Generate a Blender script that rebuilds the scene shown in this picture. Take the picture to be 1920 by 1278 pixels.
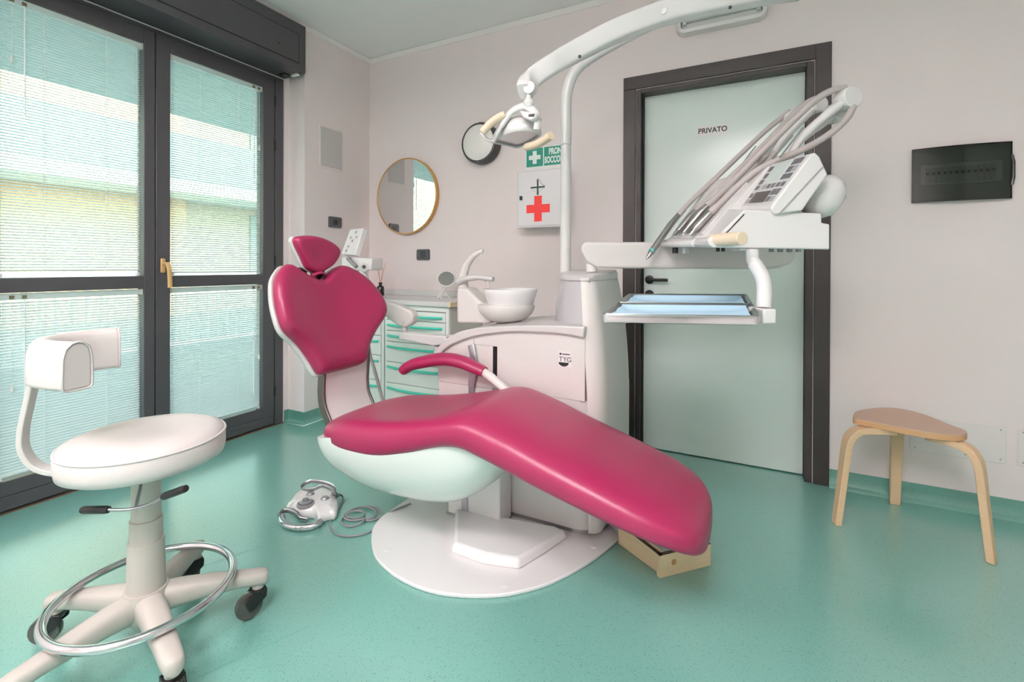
import bpy, bmesh, math, random
from mathutils import Vector, Matrix
random.seed(7)
S = bpy.context.scene
C = S.collection
for o in list(bpy.data.objects):
    bpy.data.objects.remove(o)

# ------------------------------------------------------------------ camera
YAW, PIT, ROL, FPX, PPX, PPY, CAMH = -0.469538, -0.003962, 0.003931, 873.94, 973.63, 502.16, 1.09
_f = Vector((math.sin(YAW)*math.cos(PIT), math.cos(YAW)*math.cos(PIT), math.sin(PIT)))
_r0 = Vector((math.cos(YAW), -math.sin(YAW), 0)); _u0 = _r0.cross(_f)
_r = _r0*math.cos(ROL) + _u0*math.sin(ROL); _u = -_r0*math.sin(ROL) + _u0*math.cos(ROL)
cam = bpy.data.cameras.new('camera'); camo = bpy.data.objects.new('camera', cam); C.objects.link(camo)
cam.sensor_width = 36; cam.lens = FPX/1920*36
cam.shift_x = -(PPX-960)/1920; cam.shift_y = (PPY-639)/1920
cam.clip_start = 0.05; cam.clip_end = 200
m = Matrix((_r, _u, -_f)).transposed().to_4x4(); m.translation = (0, 0, CAMH)
camo.matrix_world = m
S.camera = camo

# ------------------------------------------------------------------ world, sun, exposure
w = bpy.data.worlds.new('World'); S.world = w; w.use_nodes = True
nt = w.node_tree; bg = nt.nodes['Background']
sky = nt.nodes.new('ShaderNodeTexSky'); sky.sky_type = 'NISHITA'; sky.sun_disc = False
sky.sun_elevation = math.radians(40); sky.sun_rotation = math.radians(80); sky.dust_density = 2.5; sky.air_density = 1.0
nt.links.new(sky.outputs[0], bg.inputs['Color']); bg.inputs['Strength'].default_value = SKY_STRENGTH = 1.9
sl = bpy.data.lights.new('sun', 'SUN'); sl.energy = 4.5; sl.angle = math.radians(2); sl.color = (1, .93, .82)
so = bpy.data.objects.new('sun', sl); C.objects.link(so)
so.rotation_euler = Vector((-0.75, 0.12, -0.62)).to_track_quat('-Z', 'Y').to_euler(); so.location = (6, -2, 8)
S.view_settings.view_transform = 'Standard'; S.view_settings.look = 'None'
S.view_settings.gamma = 1; S.view_settings.use_curve_mapping = False
S.view_settings.exposure = 0.0
S.cycles.use_denoising = True
S.cycles.max_bounces = 9; S.cycles.diffuse_bounces = 5; S.cycles.glossy_bounces = 4
S.cycles.transparent_max_bounces = 24; S.cycles.transmission_bounces = 6
S.cycles.sample_clamp_indirect = 6; S.cycles.caustics_reflective = False; S.cycles.caustics_refractive = False
FILL_PANEL_EMIT = 35.0
SLAT_TILT = math.radians(-30)

# daylight portals in the window openings help the sampler find the sky
for y0, y1 in ((.66, 1.36), (1.37, 2.07)):
    al = bpy.data.lights.new('window_portal', 'AREA'); al.shape = 'RECTANGLE'; al.size = 2.3; al.size_y = y1-y0
    al.cycles.is_portal = True
    ao = bpy.data.objects.new('window_portal', al); C.objects.link(ao)
    ao.location = (-3.06, (y0+y1)/2, 1.2); ao.rotation_euler = (0, -math.pi/2, 0)

# ------------------------------------------------------------------ helpers
def lin(c):
    if isinstance(c, str): c = tuple(int(c[i:i+2], 16)/255 for i in (0, 2, 4))
    return tuple((v/12.92 if v <= .04045 else ((v+.055)/1.055)**2.4) for v in c) + (1,)
def mat(name, col, rough=.5, metal=0, spec=.5, bump=0, bscale=200, coat=0, var=0, vscale=8, trans=0, emit=None, estr=0, sheen=0):
    m = bpy.data.materials.new(name); m.use_nodes = True
    n = m.node_tree; p = n.nodes['Principled BSDF']; c = lin(col)
    p.inputs['Base Color'].default_value = c; p.inputs['Roughness'].default_value = rough
    p.inputs['Metallic'].default_value = metal; p.inputs['Specular IOR Level'].default_value = spec
    p.inputs['Coat Weight'].default_value = coat; p.inputs['Coat Roughness'].default_value = .08
    p.inputs['Transmission Weight'].default_value = trans
    if emit: p.inputs['Emission Color'].default_value = lin(emit); p.inputs['Emission Strength'].default_value = estr
    tc = n.nodes.new('ShaderNodeTexCoord')
    if var:
        nz = n.nodes.new('ShaderNodeTexNoise'); nz.inputs['Scale'].default_value = vscale; nz.inputs['Detail'].default_value = 6
        mx = n.nodes.new('ShaderNodeMix'); mx.data_type = 'RGBA'
        mx.inputs['A'].default_value = tuple(v*(1-var) for v in c[:3])+(1,); mx.inputs['B'].default_value = tuple(min(1, v*(1+var)) for v in c[:3])+(1,)
        n.links.new(tc.outputs['Object'], nz.inputs['Vector']); n.links.new(nz.outputs['Fac'], mx.inputs['Factor'])
        n.links.new(mx.outputs['Result'], p.inputs['Base Color'])
    if bump:
        nb = n.nodes.new('ShaderNodeTexNoise'); nb.inputs['Scale'].default_value = bscale; nb.inputs['Detail'].default_value = 3
        bn = n.nodes.new('ShaderNodeBump'); bn.inputs['Strength'].default_value = bump; bn.inputs['Distance'].default_value = .002
        n.links.new(tc.outputs['Object'], nb.inputs['Vector']); n.links.new(nb.outputs['Fac'], bn.inputs['Height'])
        n.links.new(bn.outputs['Normal'], p.inputs['Normal'])
    return m

class MB:
    def __init__(s): s.v = []; s.f = []
    def add(s, vs, fs):
        b = len(s.v); s.v += [Vector(v) for v in vs]; s.f += [tuple(b+i for i in f) for f in fs]; return s
    def box(s, x0, x1, y0, y1, z0, z1):
        return s.add([(x, y, z) for x in (x0, x1) for y in (y0, y1) for z in (z0, z1)],
                     [(0, 1, 3, 2), (4, 6, 7, 5), (0, 4, 5, 1), (2, 3, 7, 6), (0, 2, 6, 4), (1, 5, 7, 3)])
    def obox(s, c, ax, ay, az):
        c, ax, ay, az = map(Vector, (c, ax, ay, az))
        return s.add([c+ax*i+ay*j+az*k for i in (-1, 1) for j in (-1, 1) for k in (-1, 1)],
                     [(0, 1, 3, 2), (4, 6, 7, 5), (0, 4, 5, 1), (2, 3, 7, 6), (0, 2, 6, 4), (1, 5, 7, 3)])
    def loft(s, rings, cap=True, closed=False, wrap=True):
        n = len(rings[0]); vs = [p for r in rings for p in r]; fs = []
        m = len(rings)
        for i in range(m if closed else m-1):
            a, b = i*n, ((i+1) % m)*n
            for j in range(n if wrap else n-1):
                k = (j+1) % n
                fs.append((a+j, a+k, b+k, b+j))
        if cap and not closed:
            fs.append(tuple(range(n-1, -1, -1))); fs.append(tuple(range((m-1)*n, m*n)))
        return s.add(vs, fs)
    def tube(s, path, r, n=12, closed=False, cap=True, flat=None, up=None):
        path = [Vector(p) for p in path]; m = len(path)
        rs = r if isinstance(r, (list, tuple)) else [r]*m
        rings = []; prev = None
        for i, p in enumerate(path):
            if closed: t = path[(i+1) % m]-path[i-1]
            else: t = path[min(i+1, m-1)]-path[max(i-1, 0)]
            t.normalize()
            if prev is None:
                ref = Vector(up) if up else (Vector((0, 0, 1)) if abs(t.z) < .9 else Vector((1, 0, 0)))
                u = (ref - t*ref.dot(t)).normalized()
            else: u = (prev - t*prev.dot(t)).normalized()
            prev = u; v = t.cross(u)
            a, b = (rs[i], rs[i]) if flat is None else (rs[i]*flat[0], rs[i]*flat[1])
            rings.append([p + u*(math.cos(2*math.pi*k/n)*a) + v*(math.sin(2*math.pi*k/n)*b) for k in range(n)])
        return s.loft(rings, cap, closed)
    def cyl(s, p0, p1, r0, r1=None, n=20): return s.tube([p0, p1], [r0, r0 if r1 is None else r1], n)
    def lathe(s, prof, c=(0, 0, 0), axis=(0, 0, 1), n=32, cap=True):
        c = Vector(c); a = Vector(axis).normalized()
        ref = Vector((0, 0, 1)) if abs(a.z) < .9 else Vector((1, 0, 0))
        u = (ref-a*ref.dot(a)).normalized(); v = a.cross(u)
        return s.loft([[c+a*h+u*(math.cos(2*math.pi*k/n)*max(r, 1e-5))+v*(math.sin(2*math.pi*k/n)*max(r, 1e-5)) for k in range(n)] for r, h in prof], cap)
    def prism(s, poly, d):                       # 3D polygon swept by vector d
        d = Vector(d); a = [Vector(p) for p in poly]
        return s.loft([a, [p+d for p in a]])
    def xf(s, M):
        s.v = [M @ v for v in s.v]; return s

def spline(pts, n=8, closed=False):
    pts = [Vector(p) for p in pts]; m = len(pts); out = []
    for i in range(m if closed else m-1):
        if closed: p0, p1, p2, p3 = pts[i-1], pts[i], pts[(i+1) % m], pts[(i+2) % m]
        else: p0, p1, p2, p3 = pts[max(i-1, 0)], pts[i], pts[i+1], pts[min(i+2, m-1)]
        for k in range(n):
            t = k/n
            out.append(.5*((2*p1)+(-p0+p2)*t+(2*p0-5*p1+4*p2-p3)*t*t+(-p0+3*p1-3*p2+p3)*t**3))
    if not closed: out.append(pts[-1])
    return out

LOC = {}
def build(name, mb, m, parent=None, bev=0, seg=2, sub=0, ang=38, smooth=True, bang=40):
    off = Vector((0, 0, 0)); q = parent
    while q is not None:
        if q.name in LOC: off = LOC[q.name]; break
        q = q.parent
    me = bpy.data.meshes.new(name)
    me.from_pydata([v-off for v in mb.v], [], mb.f)
    b = bmesh.new(); b.from_mesh(me); bmesh.ops.recalc_face_normals(b, faces=b.faces); b.to_mesh(me); b.free()
    if smooth:
        me.shade_smooth()
        if not sub: me.set_sharp_from_angle(angle=math.radians(ang))
    me.materials.append(m)
    o = bpy.data.objects.new(name, me); C.objects.link(o)
    if parent is not None: o.parent = parent
    if bev:
        d = o.modifiers.new('b', 'BEVEL'); d.width = bev; d.segments = seg; d.limit_method = 'ANGLE'; d.angle_limit = math.radians(bang)
    if sub:
        d = o.modifiers.new('s', 'SUBSURF'); d.levels = sub; d.render_levels = sub
    return o
def tag(o, label=None, cat=None, group=None, kind=None):
    if label: o['label'] = label
    if cat: o['category'] = cat
    if group: o['group'] = group
    if kind: o['kind'] = kind
    return o
def thing(name, label, cat, loc, group=None):
    o = bpy.data.objects.new(name, None); C.objects.link(o); o.location = loc; o.empty_display_size = .1
    LOC[o.name] = Vector(loc); return tag(o, label, cat, group)
def single(name, mb, m, label, cat, group=None, **k):
    return tag(build(name, mb, m, None, **k), label, cat, group)
def struct(name, mb, m, parent=None, **k):
    o = build(name, mb, m, parent, **k)
    if parent is None: o['kind'] = 'structure'
    return o
def rrect(w, h, r, n=4):                         # rounded rectangle outline, centred
    out = []
    for cx, cy, a0 in ((w/2-r, h/2-r, 0), (-w/2+r, h/2-r, 90), (-w/2+r, -h/2+r, 180), (w/2-r, -h/2+r, 270)):
        for k in range(n+1):
            a = math.radians(a0+90*k/n); out.append((cx+r*math.cos(a), cy+r*math.sin(a)))
    return out
def text(name, s, size, m, loc, ux, uz, parent, ext=.0006, align='CENTER', sx=1, bold=0, width=None):
    cu = bpy.data.curves.new(name, 'FONT'); cu.body = s; cu.size = size; cu.extrude = ext; cu.align_x = align; cu.align_y = 'CENTER'; cu.offset = bold
    o = bpy.data.objects.new(name, cu); C.objects.link(o)
    ux = Vector(ux).normalized(); uz = Vector(uz).normalized(); nn = ux.cross(uz)
    M = Matrix((ux*sx, uz, nn)).transposed().to_4x4()
    dg = bpy.context.evaluated_depsgraph_get(); me = bpy.data.meshes.new_from_object(o.evaluated_get(dg))
    bpy.data.objects.remove(o)
    if width:
        xs = [v.co.x for v in me.vertices]; me.transform(Matrix.Translation((-(max(xs)+min(xs))/2, 0, 0))); me.transform(Matrix.Scale(width/(max(xs)-min(xs)), 4, (1, 0, 0)))
    me.transform(M)
    off = Vector((0, 0, 0)); q = parent
    while q is not None:
        if q.name in LOC: off = LOC[q.name]; break
        q = q.parent
    me.transform(Matrix.Translation(Vector(loc)-off))
    me.materials.clear(); me.materials.append(m)
    o = bpy.data.objects.new(name, me); C.objects.link(o)
    if parent is not None: o.parent = parent
    return o

# ------------------------------------------------------------------ materials
WALL = mat('wall_paint', (.93, .887, .882), .75, bump=.08, bscale=90)
CEIL = mat('ceiling_paint', (.965, .965, .96), .8)
COVE = mat('cornice_paint', (.94, .925, .915), .6)
ANTH = mat('anthracite_aluminium', (.30, .295, .31), .38, bump=.15, bscale=700)
BLACK = mat('black_plastic', (.09, .09, .095), .4)
DKGAP = mat('dark_gap', (.02, .02, .022), .8)
WENGE = mat('wenge_door_frame', (.215, .19, .185), .36, var=.25, vscale=14)
DOORG = mat('pale_green_door', (.90, .945, .925), .22)
WHITE = mat('white_plastic', (.875, .87, .865), .25, coat=.3)
WHITE2 = mat('white_enamel', (.905, .90, .90), .18, coat=.5)
OFFW = mat('off_white_plastic', (.85, .835, .82), .35)
GREYP = mat('light_grey_plastic', (.80, .79, .785), .28)
MIDG = mat('mid_grey_rubber', (.58, .57, .575), .5)
CHROME = mat('chrome', (.86, .86, .87), .12, metal=1)
STEEL = mat('brushed_steel', (.68, .68, .69), .3, metal=1)
BRASS = mat('pale_gold_handle', (.88, .72, .50), .38, metal=.35)
GOLD = mat('gold_rim', (.80, .62, .36), .35, metal=.5)
MIRROR = mat('mirror_glass', (.93, .93, .93), .015, metal=1)
PINK = mat('raspberry_leatherette', (.61, .14, .32), .34, spec=.55, bump=.12, bscale=420)
CREAM = mat('cream_rubber_grip', (.87, .80, .70), .5)
BIRCH = None
def wood(name, c1, c2, scale=(3, 30, 30), rough=.5):
    m = bpy.data.materials.new(name); m.use_nodes = True; n = m.node_tree; p = n.nodes['Principled BSDF']
    tc = n.nodes.new('ShaderNodeTexCoord'); mp = n.nodes.new('ShaderNodeMapping'); mp.inputs['Scale'].default_value = scale
    nz = n.nodes.new('ShaderNodeTexNoise'); nz.inputs['Scale'].default_value = 2; nz.inputs['Detail'].default_value = 6; nz.inputs['Distortion'].default_value = .6
    mx = n.nodes.new('ShaderNodeMix'); mx.data_type = 'RGBA'; mx.inputs['A'].default_value = lin(c1); mx.inputs['B'].default_value = lin(c2)
    n.links.new(tc.outputs['Object'], mp.inputs[0]); n.links.new(mp.outputs[0], nz.inputs['Vector']); n.links.new(nz.outputs['Fac'], mx.inputs['Factor'])
    n.links.new(mx.outputs['Result'], p.inputs['Base Color']); p.inputs['Roughness'].default_value = rough
    return m
def floor_mat():
    m = bpy.data.materials.new('speckled_turquoise_vinyl'); m.use_nodes = True; n = m.node_tree; p = n.nodes['Principled BSDF']
    tc = n.nodes.new('ShaderNodeTexCoord')
    v1 = n.nodes.new('ShaderNodeTexVoronoi'); v1.inputs['Scale'].default_value = 150
    r1 = n.nodes.new('ShaderNodeValToRGB'); r1.color_ramp.elements[0].position = .0; r1.color_ramp.elements[0].color = (1, 1, 1, 1)
    r1.color_ramp.elements[1].position = .30; r1.color_ramp.elements[1].color = (0, 0, 0, 1)
    nz = n.nodes.new('ShaderNodeTexNoise'); nz.inputs['Scale'].default_value = 260; nz.inputs['Detail'].default_value = 2
    nm = n.nodes.new('ShaderNodeTexNoise'); nm.inputs['Scale'].default_value = 70
    mu = n.nodes.new('ShaderNodeMath'); mu.operation = 'MULTIPLY'
    gt = n.nodes.new('ShaderNodeMapRange'); gt.inputs['From Min'].default_value = .42; gt.inputs['From Max'].default_value = .5
    mx = n.nodes.new('ShaderNodeMix'); mx.data_type = 'RGBA'; mx.inputs['A'].default_value = lin(FLOOR_A); mx.inputs['B'].default_value = lin(FLOOR_B)
    m2 = n.nodes.new('ShaderNodeMix'); m2.data_type = 'RGBA'; m2.inputs['B'].default_value = lin((.10, .33, .33))
    L = n.links.new
    for q in (v1, nz, nm): L(tc.outputs['Object'], q.inputs['Vector'])
    L(v1.outputs['Distance'], r1.inputs['Fac']); L(nm.outputs['Fac'], gt.inputs['Value']); L(r1.outputs['Color'], mu.inputs[0]); L(gt.outputs['Result'], mu.inputs[1])
    L(nz.outputs['Fac'], mx.inputs['Factor']); L(mx.outputs['Result'], m2.inputs['A']); L(mu.outputs['Value'], m2.inputs['Factor'])
    L(m2.outputs['Result'], p.inputs['Base Color']); p.inputs['Roughness'].default_value = .3; p.inputs['Specular IOR Level'].default_value = .9; p.inputs['Coat Weight'].default_value = 1; p.inputs['Coat Roughness'].default_value = .17
    nb = n.nodes.new('ShaderNodeTexNoise'); nb.inputs['Scale'].default_value = 35; bn = n.nodes.new('ShaderNodeBump')
    bn.inputs['Strength'].default_value = .12; bn.inputs['Distance'].default_value = .003
    L(tc.outputs['Object'], nb.inputs['Vector']); L(nb.outputs['Fac'], bn.inputs['Height']); L(bn.outputs['Normal'], p.inputs['Normal'])
    return m
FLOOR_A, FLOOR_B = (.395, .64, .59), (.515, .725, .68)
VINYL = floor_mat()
FLOOR_A, FLOOR_B = (.30, .545, .49), (.40, .62, .57)  # same vinyl, darkened: the upright strip's dimmer light put into its colour
SHADED_COVE_VINYL = floor_mat()
def glass_mat(name, tint, refl=.5):
    m = bpy.data.materials.new(name); m.use_nodes = True; n = m.node_tree; n.nodes.remove(n.nodes['Principled BSDF'])
    t = n.nodes.new('ShaderNodeBsdfTransparent'); t.inputs[0].default_value = tint
    g = n.nodes.new('ShaderNodeBsdfGlossy'); g.inputs['Roughness'].default_value = .02
    lw = n.nodes.new('ShaderNodeLayerWeight'); lw.inputs[0].default_value = .5        # Schlick, the same from either face
    pw = n.nodes.new('ShaderNodeMath'); pw.operation = 'POWER'; pw.inputs[1].default_value = 5
    ma = n.nodes.new('ShaderNodeMath'); ma.operation = 'MULTIPLY_ADD'; ma.inputs[1].default_value = .9; ma.inputs[2].default_value = .035
    n.links.new(lw.outputs['Facing'], pw.inputs[0]); n.links.new(pw.outputs[0], ma.inputs[0])
    mx = n.nodes.new('ShaderNodeMixShader'); n.links.new(ma.outputs[0], mx.inputs[0]); n.links.new(t.outputs[0], mx.inputs[1]); n.links.new(g.outputs[0], mx.inputs[2])
    n.links.new(mx.outputs[0], n.nodes['Material Output'].inputs['Surface']); return m
GLASS = glass_mat('window_glass', (.86, .95, .94, 1))
SMOKE = glass_mat('smoked_glass', (.52, .56, .53, 1)); CLEAR = glass_mat('clear_glass', (.97, .98, .98, 1))
def slat_mat():
    m = bpy.data.materials.new('blind_slat_enamel'); m.use_nodes = True; n = m.node_tree; p = n.nodes['Principled BSDF']
    p.inputs['Base Color'].default_value = lin((.90, .94, .93)); p.inputs['Roughness'].default_value = .35
    t = n.nodes.new('ShaderNodeBsdfTranslucent'); t.inputs[0].default_value = lin((.86, .94, .93))
    mx = n.nodes.new('ShaderNodeMixShader'); mx.inputs[0].default_value = .30
    n.links.new(p.outputs[0], mx.inputs[1]); n.links.new(t.outputs[0], mx.inputs[2]); n.links.new(mx.outputs[0], n.nodes['Material Output'].inputs['Surface'])
    return m
SLAT = slat_mat()

# ------------------------------------------------------------------ room shell
XL, YB, ZC = -2.75, 2.775, 2.72
XR, YF = 2.3, -1.9
struct('floor', MB().box(-3.0, XR+.15, YF-.15, YB+.3, -.1, 0), VINYL)
struct('ceiling', MB().box(-3.1, XR+.15, YF-.15, YB+.3, ZC, ZC+.12), CEIL)
DX0, DX1, DZ = -.625, .245, 2.135
struct('wall_back', MB().box(-3.1, DX0, YB, YB+.16, 0, ZC).box(DX1, XR+.15, YB, YB+.16, 0, ZC).box(DX0, DX1, YB, YB+.16, DZ, ZC), WALL)
WY0, WY1 = .60, 2.14
struct('wall_left', MB().box(-3.1, XL, 2.175, YB, 0, ZC).box(-3.1, -2.91, WY1, 2.175, 0, ZC).box(-3.1, -2.91, WY0, WY1, 2.372, ZC)
       .box(-3.1, -2.91, .565, WY0, 0, ZC).box(-3.1, XL, YF, .565, 0, ZC), WALL)
struct('wall_right', MB().box(XR, XR+.15, YF, YB, 0, ZC), WALL)
struct('wall_front', MB().box(-3.1, XR+.15, YF-.15, YF, 0, ZC), WALL)
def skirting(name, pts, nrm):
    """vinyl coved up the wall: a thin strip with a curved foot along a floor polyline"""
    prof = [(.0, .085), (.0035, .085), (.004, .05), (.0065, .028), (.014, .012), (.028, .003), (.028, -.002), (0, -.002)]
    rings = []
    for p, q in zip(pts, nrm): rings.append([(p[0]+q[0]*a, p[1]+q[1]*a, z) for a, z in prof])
    return struct(name, MB().loft(rings), SHADED_COVE_VINYL, smooth=True, ang=60)
fl = bpy.data.objects['floor']
SEAMS = (((-1.78, .98), (-1.50, 1.62)), ((-1.40, .50), (-1.20, .96)))
for a, b in SEAMS:
    a, b = Vector(a), Vector(b); n_ = Vector((-(b-a).y, (b-a).x)).normalized()*.001
    build('weld_seam', MB().add([(a.x-n_.x, a.y-n_.y, .0006), (b.x-n_.x, b.y-n_.y, .0006), (b.x+n_.x, b.y+n_.y, .0006), (a.x+n_.x, a.y+n_.y, .0006)], [(0, 1, 2, 3)]), mat('weld_seam_teal', (.37, .62, .58), .4), fl, smooth=False)
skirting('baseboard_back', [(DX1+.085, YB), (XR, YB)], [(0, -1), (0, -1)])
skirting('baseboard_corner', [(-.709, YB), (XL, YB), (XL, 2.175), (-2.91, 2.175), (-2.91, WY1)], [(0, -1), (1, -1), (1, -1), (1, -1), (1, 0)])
def cornice(name, a, b, nrm):
    pr = [(0, 0), (.024, 0), (.03, -.006), (.012, -.022), (.006, -.03), (0, -.03)]
    struct(name, MB().loft([[(p[0]+nrm[0]*h, p[1]+nrm[1]*h, ZC+z) for h, z in pr] for p in (a, b)]), COVE)
cornice('trim_1', (XL, YB), (XR, YB), (0, -1)); cornice('trim_2', (XL, YF), (XL, YB), (1, 0))

# fill lights added out of view to brighten room and ceiling, built as suspended panels
DIFF = mat('fill_light_diffuser', (.9, .9, .9), emit=(1, .955, .962), estr=FILL_PANEL_EMIT)
for x, y, lb in ((-1.75, -.75, 'added fill light panel nearest the window doors'), (-.2, -1.1, 'added fill light panel straight behind the viewpoint'), (-.2, -.35, 'added fill light panel closest to the operator stool')):
    zl = 2.50
    t = thing('added_fill_light', lb, 'added fill light', (x, y, zl), 'added fill lights out of view')
    build('frame', MB().box(x-.42, x+.42, y-.22, y-.2, zl-.02, zl+.02).box(x-.42, x+.42, y+.2, y+.22, zl-.02, zl+.02).box(x-.42, x-.4, y-.2, y+.2, zl-.02, zl+.02).box(x+.4, x+.42, y-.2, y+.2, zl-.02, zl+.02), WHITE, t)
    build('diffuser', MB().box(x-.4, x+.4, y-.2, y+.2, zl-.012, zl+.012), DIFF, t)
    for dx in (-.35, .35): build('wire', MB().cyl((x+dx, y, zl+.012), (x+dx, y, ZC), .002, n=6), STEEL, t)

# ------------------------------------------------------------------ door
dr = thing('door_1', 'pale green interior door in a dark wenge frame', None, (-.19, YB, 0)); dr['kind'] = 'structure'
build('door_leaf', MB().box(-.612, .232, 2.845, 2.888, .006, 2.122), DOORG, dr, bev=.002)
fr = MB(); 
fr.box(-.709, -.638, 2.761, YB, 0, 2.135)
build('jamb', fr, WENGE, dr, bev=.002)
build('jamb', MB().box(.262, .331, 2.761, YB, 0, 2.211), WENGE, dr, bev=.002)
build('architrave', MB().box(-.709, .262, 2.761, YB, 2.138, 2.211).box(-.709, -.638, 2.761, YB, 2.135, 2.138), WENGE, dr, bev=.0015)
# inner stop with rebate
build('door_stop', MB().box(-.634, -.606, 2.768, 2.86, 0, 2.13).box(.226, .258, 2.768, 2.86, 0, 2.13).box(-.606, .226, 2.768, 2.86, 2.108, 2.13), WENGE, dr, bev=.002)
build('jamb_lining', MB().box(-.645, -.60, 2.80, 2.94, 0, 2.14).box(.224, .268, 2.80, 2.94, 0, 2.14).box(-.60, .224, 2.80, 2.94, 2.115, 2.14).box(-.60, .224, 2.889, 2.94, 0, 2.115), DKGAP, dr)
hd = build('door_handle', MB().lathe([(.0, 0), (.026, 0), (.026, .008), (.012, .010), (.010, .042), (.0, .042)], (-.567, 2.845, 1.012), (0, -1, 0), 24)
           .tube([(-.575, 2.808, 1.012), (-.545, 2.803, 1.012), (-.455, 2.803, 1.012)], .0095, 12), BLACK, dr)
build('lock_rosette', MB().lathe([(.0, 0), (.026, 0), (.026, .008), (.0, .009)], (-.567, 2.845, .925), (0, -1, 0), 24), BLACK, dr)

# ------------------------------------------------------------------ windows
XF = -2.915                                      # room face of the frame
fo = MB().box(-2.99, XF-.004, .60, .672, 0, 2.372).box(-2.99, XF-.004, 2.078, 2.14, 0, 2.372).box(-2.99, XF-.004, .672, 2.078, 2.352, 2.372).box(-2.99, XF-.012, .672, 2.078, 0, .012)
struct('trim_3', fo, ANTH, bev=.002)['label'] = 'dark fixed frame around the window doors'
def sash(n, y0, y1, hinge_right):
    w_ = thing('window_%d' % n, 'glazed dark aluminium window door', None, (XF, (y0+y1)/2, 0)); w_['kind'] = 'structure'
    if hinge_right: g0, g1 = 1.44, 1.989
    else: g0, g1 = .765, 1.314
    xb = -2.985
    build('stile', MB().box(xb, XF, y0, g0, .014, 2.35), ANTH, w_, bev=.003)
    build('stile', MB().box(xb, XF, g1, y1, .014, 2.35), ANTH, w_, bev=.003)
    build('bottom_rail', MB().box(xb, XF, g0, g1, .014, .072).box(xb, XF-.003, g0, g1, .0745, .14).box(xb, XF-.008, g0, g1, .07, .08), ANTH, w_, bev=.0015)
    build('middle_rail', MB().box(xb, XF-.001, g0, g1, .963, 1.029), ANTH, w_, bev=.002)
    build('top_rail', MB().box(xb, XF-.001, g0, g1, 2.272, 2.35), ANTH, w_, bev=.002)
    for z0, z1 in ((.14, .963), (1.029, 2.272)):
        build('pane', MB().box(-2.968, -2.962, g0, g1, z0, z1), GLASS, w_, smooth=False)
    return w_, g0, g1
w1, a0, a1 = sash(1, .675, 1.365, False)
w2, b0, b1 = sash(2, 1.370, 2.070, True)
for z in (1.90, 1.12, .235, 2.2):
    build('hinge', MB().box(XF-.004, XF+.006, 2.069, 2.079, z-.035, z+.035), BLACK, w2, bev=.002)
hp = build('handle_plate', MB().box(XF, XF+.012, 1.388, 1.412, 1.045, 1.125), BRASS, w2, bev=.006, seg=3)
build('handle_lever', MB().cyl((XF+.012, 1.400, 1.095), (XF+.05, 1.400, 1.095), .009)
      .tube(spline([(XF+.052, 1.398, 1.103), (XF+.056, 1.405, 1.07), (XF+.054, 1.410, 1.02), (XF+.052, 1.412, .965)], 4), [.0105]*13, 10, flat=(.75, 1.1)), BRASS, hp)
build('sill_strip', MB().box(-2.92, XF+.006, .60, 2.14, .0, .0035), mat('wooden_threshold', (.40, .30, .22), .6), None)
bpy.data.objects['sill_strip'].name = 'trim_4'; bpy.data.objects['trim_4']['kind'] = 'structure'

CORD = mat('blind_cord', (.93, .94, .93), .6)
def blind(y0, y1, z0, z1, label, gap, wand_y, cord_y, tilt, zl):
    t = thing('venetian_blind', label, 'venetian blind', (-2.935, (y0+y1)/2, z1), 'white venetian blinds in the window doors')
    x = -2.938
    build('headrail', MB().box(x-.012, x+.012, y0+.006, y1-.004, z1-.032, z1-.003), SLAT, t, bev=.002)
    build('end_cap', MB().box(x-.013, x+.0135, y0+.003, y0+.012, z1-.033, z1-.002), mat('blind_cap', (.86, .85, .82), .5), t)
    build('end_cap', MB().box(x-.013, x+.0135, y1-.010, y1-.001, z1-.033, z1-.002), mat('blind_cap', (.86, .85, .82), .5), t)
    zb = z0+gap
    build('bottom_rail', MB().box(x-.009, x+.009, y0+.012, y1-.012, zb, zb+.009), SLAT, t, bev=.002)
    mb = MB(); z = zb+.018; wd = .0085
    while z < z1-.036:
        ring = []
        for k in range(5):
            u = (k-2)/2; bow = (1-u*u)*.0022
            px_, pz = u*wd*math.cos(tilt)-bow*math.sin(tilt), u*wd*math.sin(tilt)+bow*math.cos(tilt)
            ring.append((x+px_, z+pz))
        mb.loft([[(a, y, b) for a, b in ring] for y in (y0+.011, y1-.011)], cap=False, wrap=False)
        z += .0131
    s_ = build('slats', mb, SLAT, t, ang=80); s_['kind'] = 'stuff'
    mc = MB()
    for fz in (.035, .30, .72, .965):
        y = y0+(y1-y0)*fz
        for dx in (-.0075, .0075): mc.tube([(x+dx, y, z1-.03), (x+dx, y, zb+.004)], .0009, 5)
    build('ladder_cords', mc, CORD, t)['kind'] = 'stuff'
    for by in (wand_y, cord_y):
        build('tilt_bracket', MB().box(x+.012, x+.0145, by-.008, by+.008, z1-.027, z1-.012), mat('bracket_bronze', (.50, .46, .36), .5, metal=.4), t)
    build('tilt_wand', MB().tube([(x+.017, wand_y, z1-.03), (x+.017, wand_y, zl)], .0032, 8), mat('clear_wand', (.95, .97, .97), .2), t)
    tc_ = build('pull_cord', MB().tube([(x+.016, cord_y, z1-.03), (x+.016, cord_y, zl+.25)], .0011, 5), CORD, t)
    build('tassel', MB().lathe([(.002, .02), (.005, .012), (.0065, -.014), (.003, -.018)], (x+.016, cord_y, zl+.24), n=10), CORD, tc_)
    for y in (y0+.02, y1-.02):
        build('retaining_clip', MB().box(x-.012, x+.014, y-.006, y+.006, z0+.002, z0+.02), mat('clip_clear', (.85, .87, .88), .3), t, bev=.002)
    return t
blind(a0, a1, 1.029, 2.272, 'long upper white venetian blind in the window door further from the corner', .028, .86, .82, SLAT_TILT, 1.75)
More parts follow.
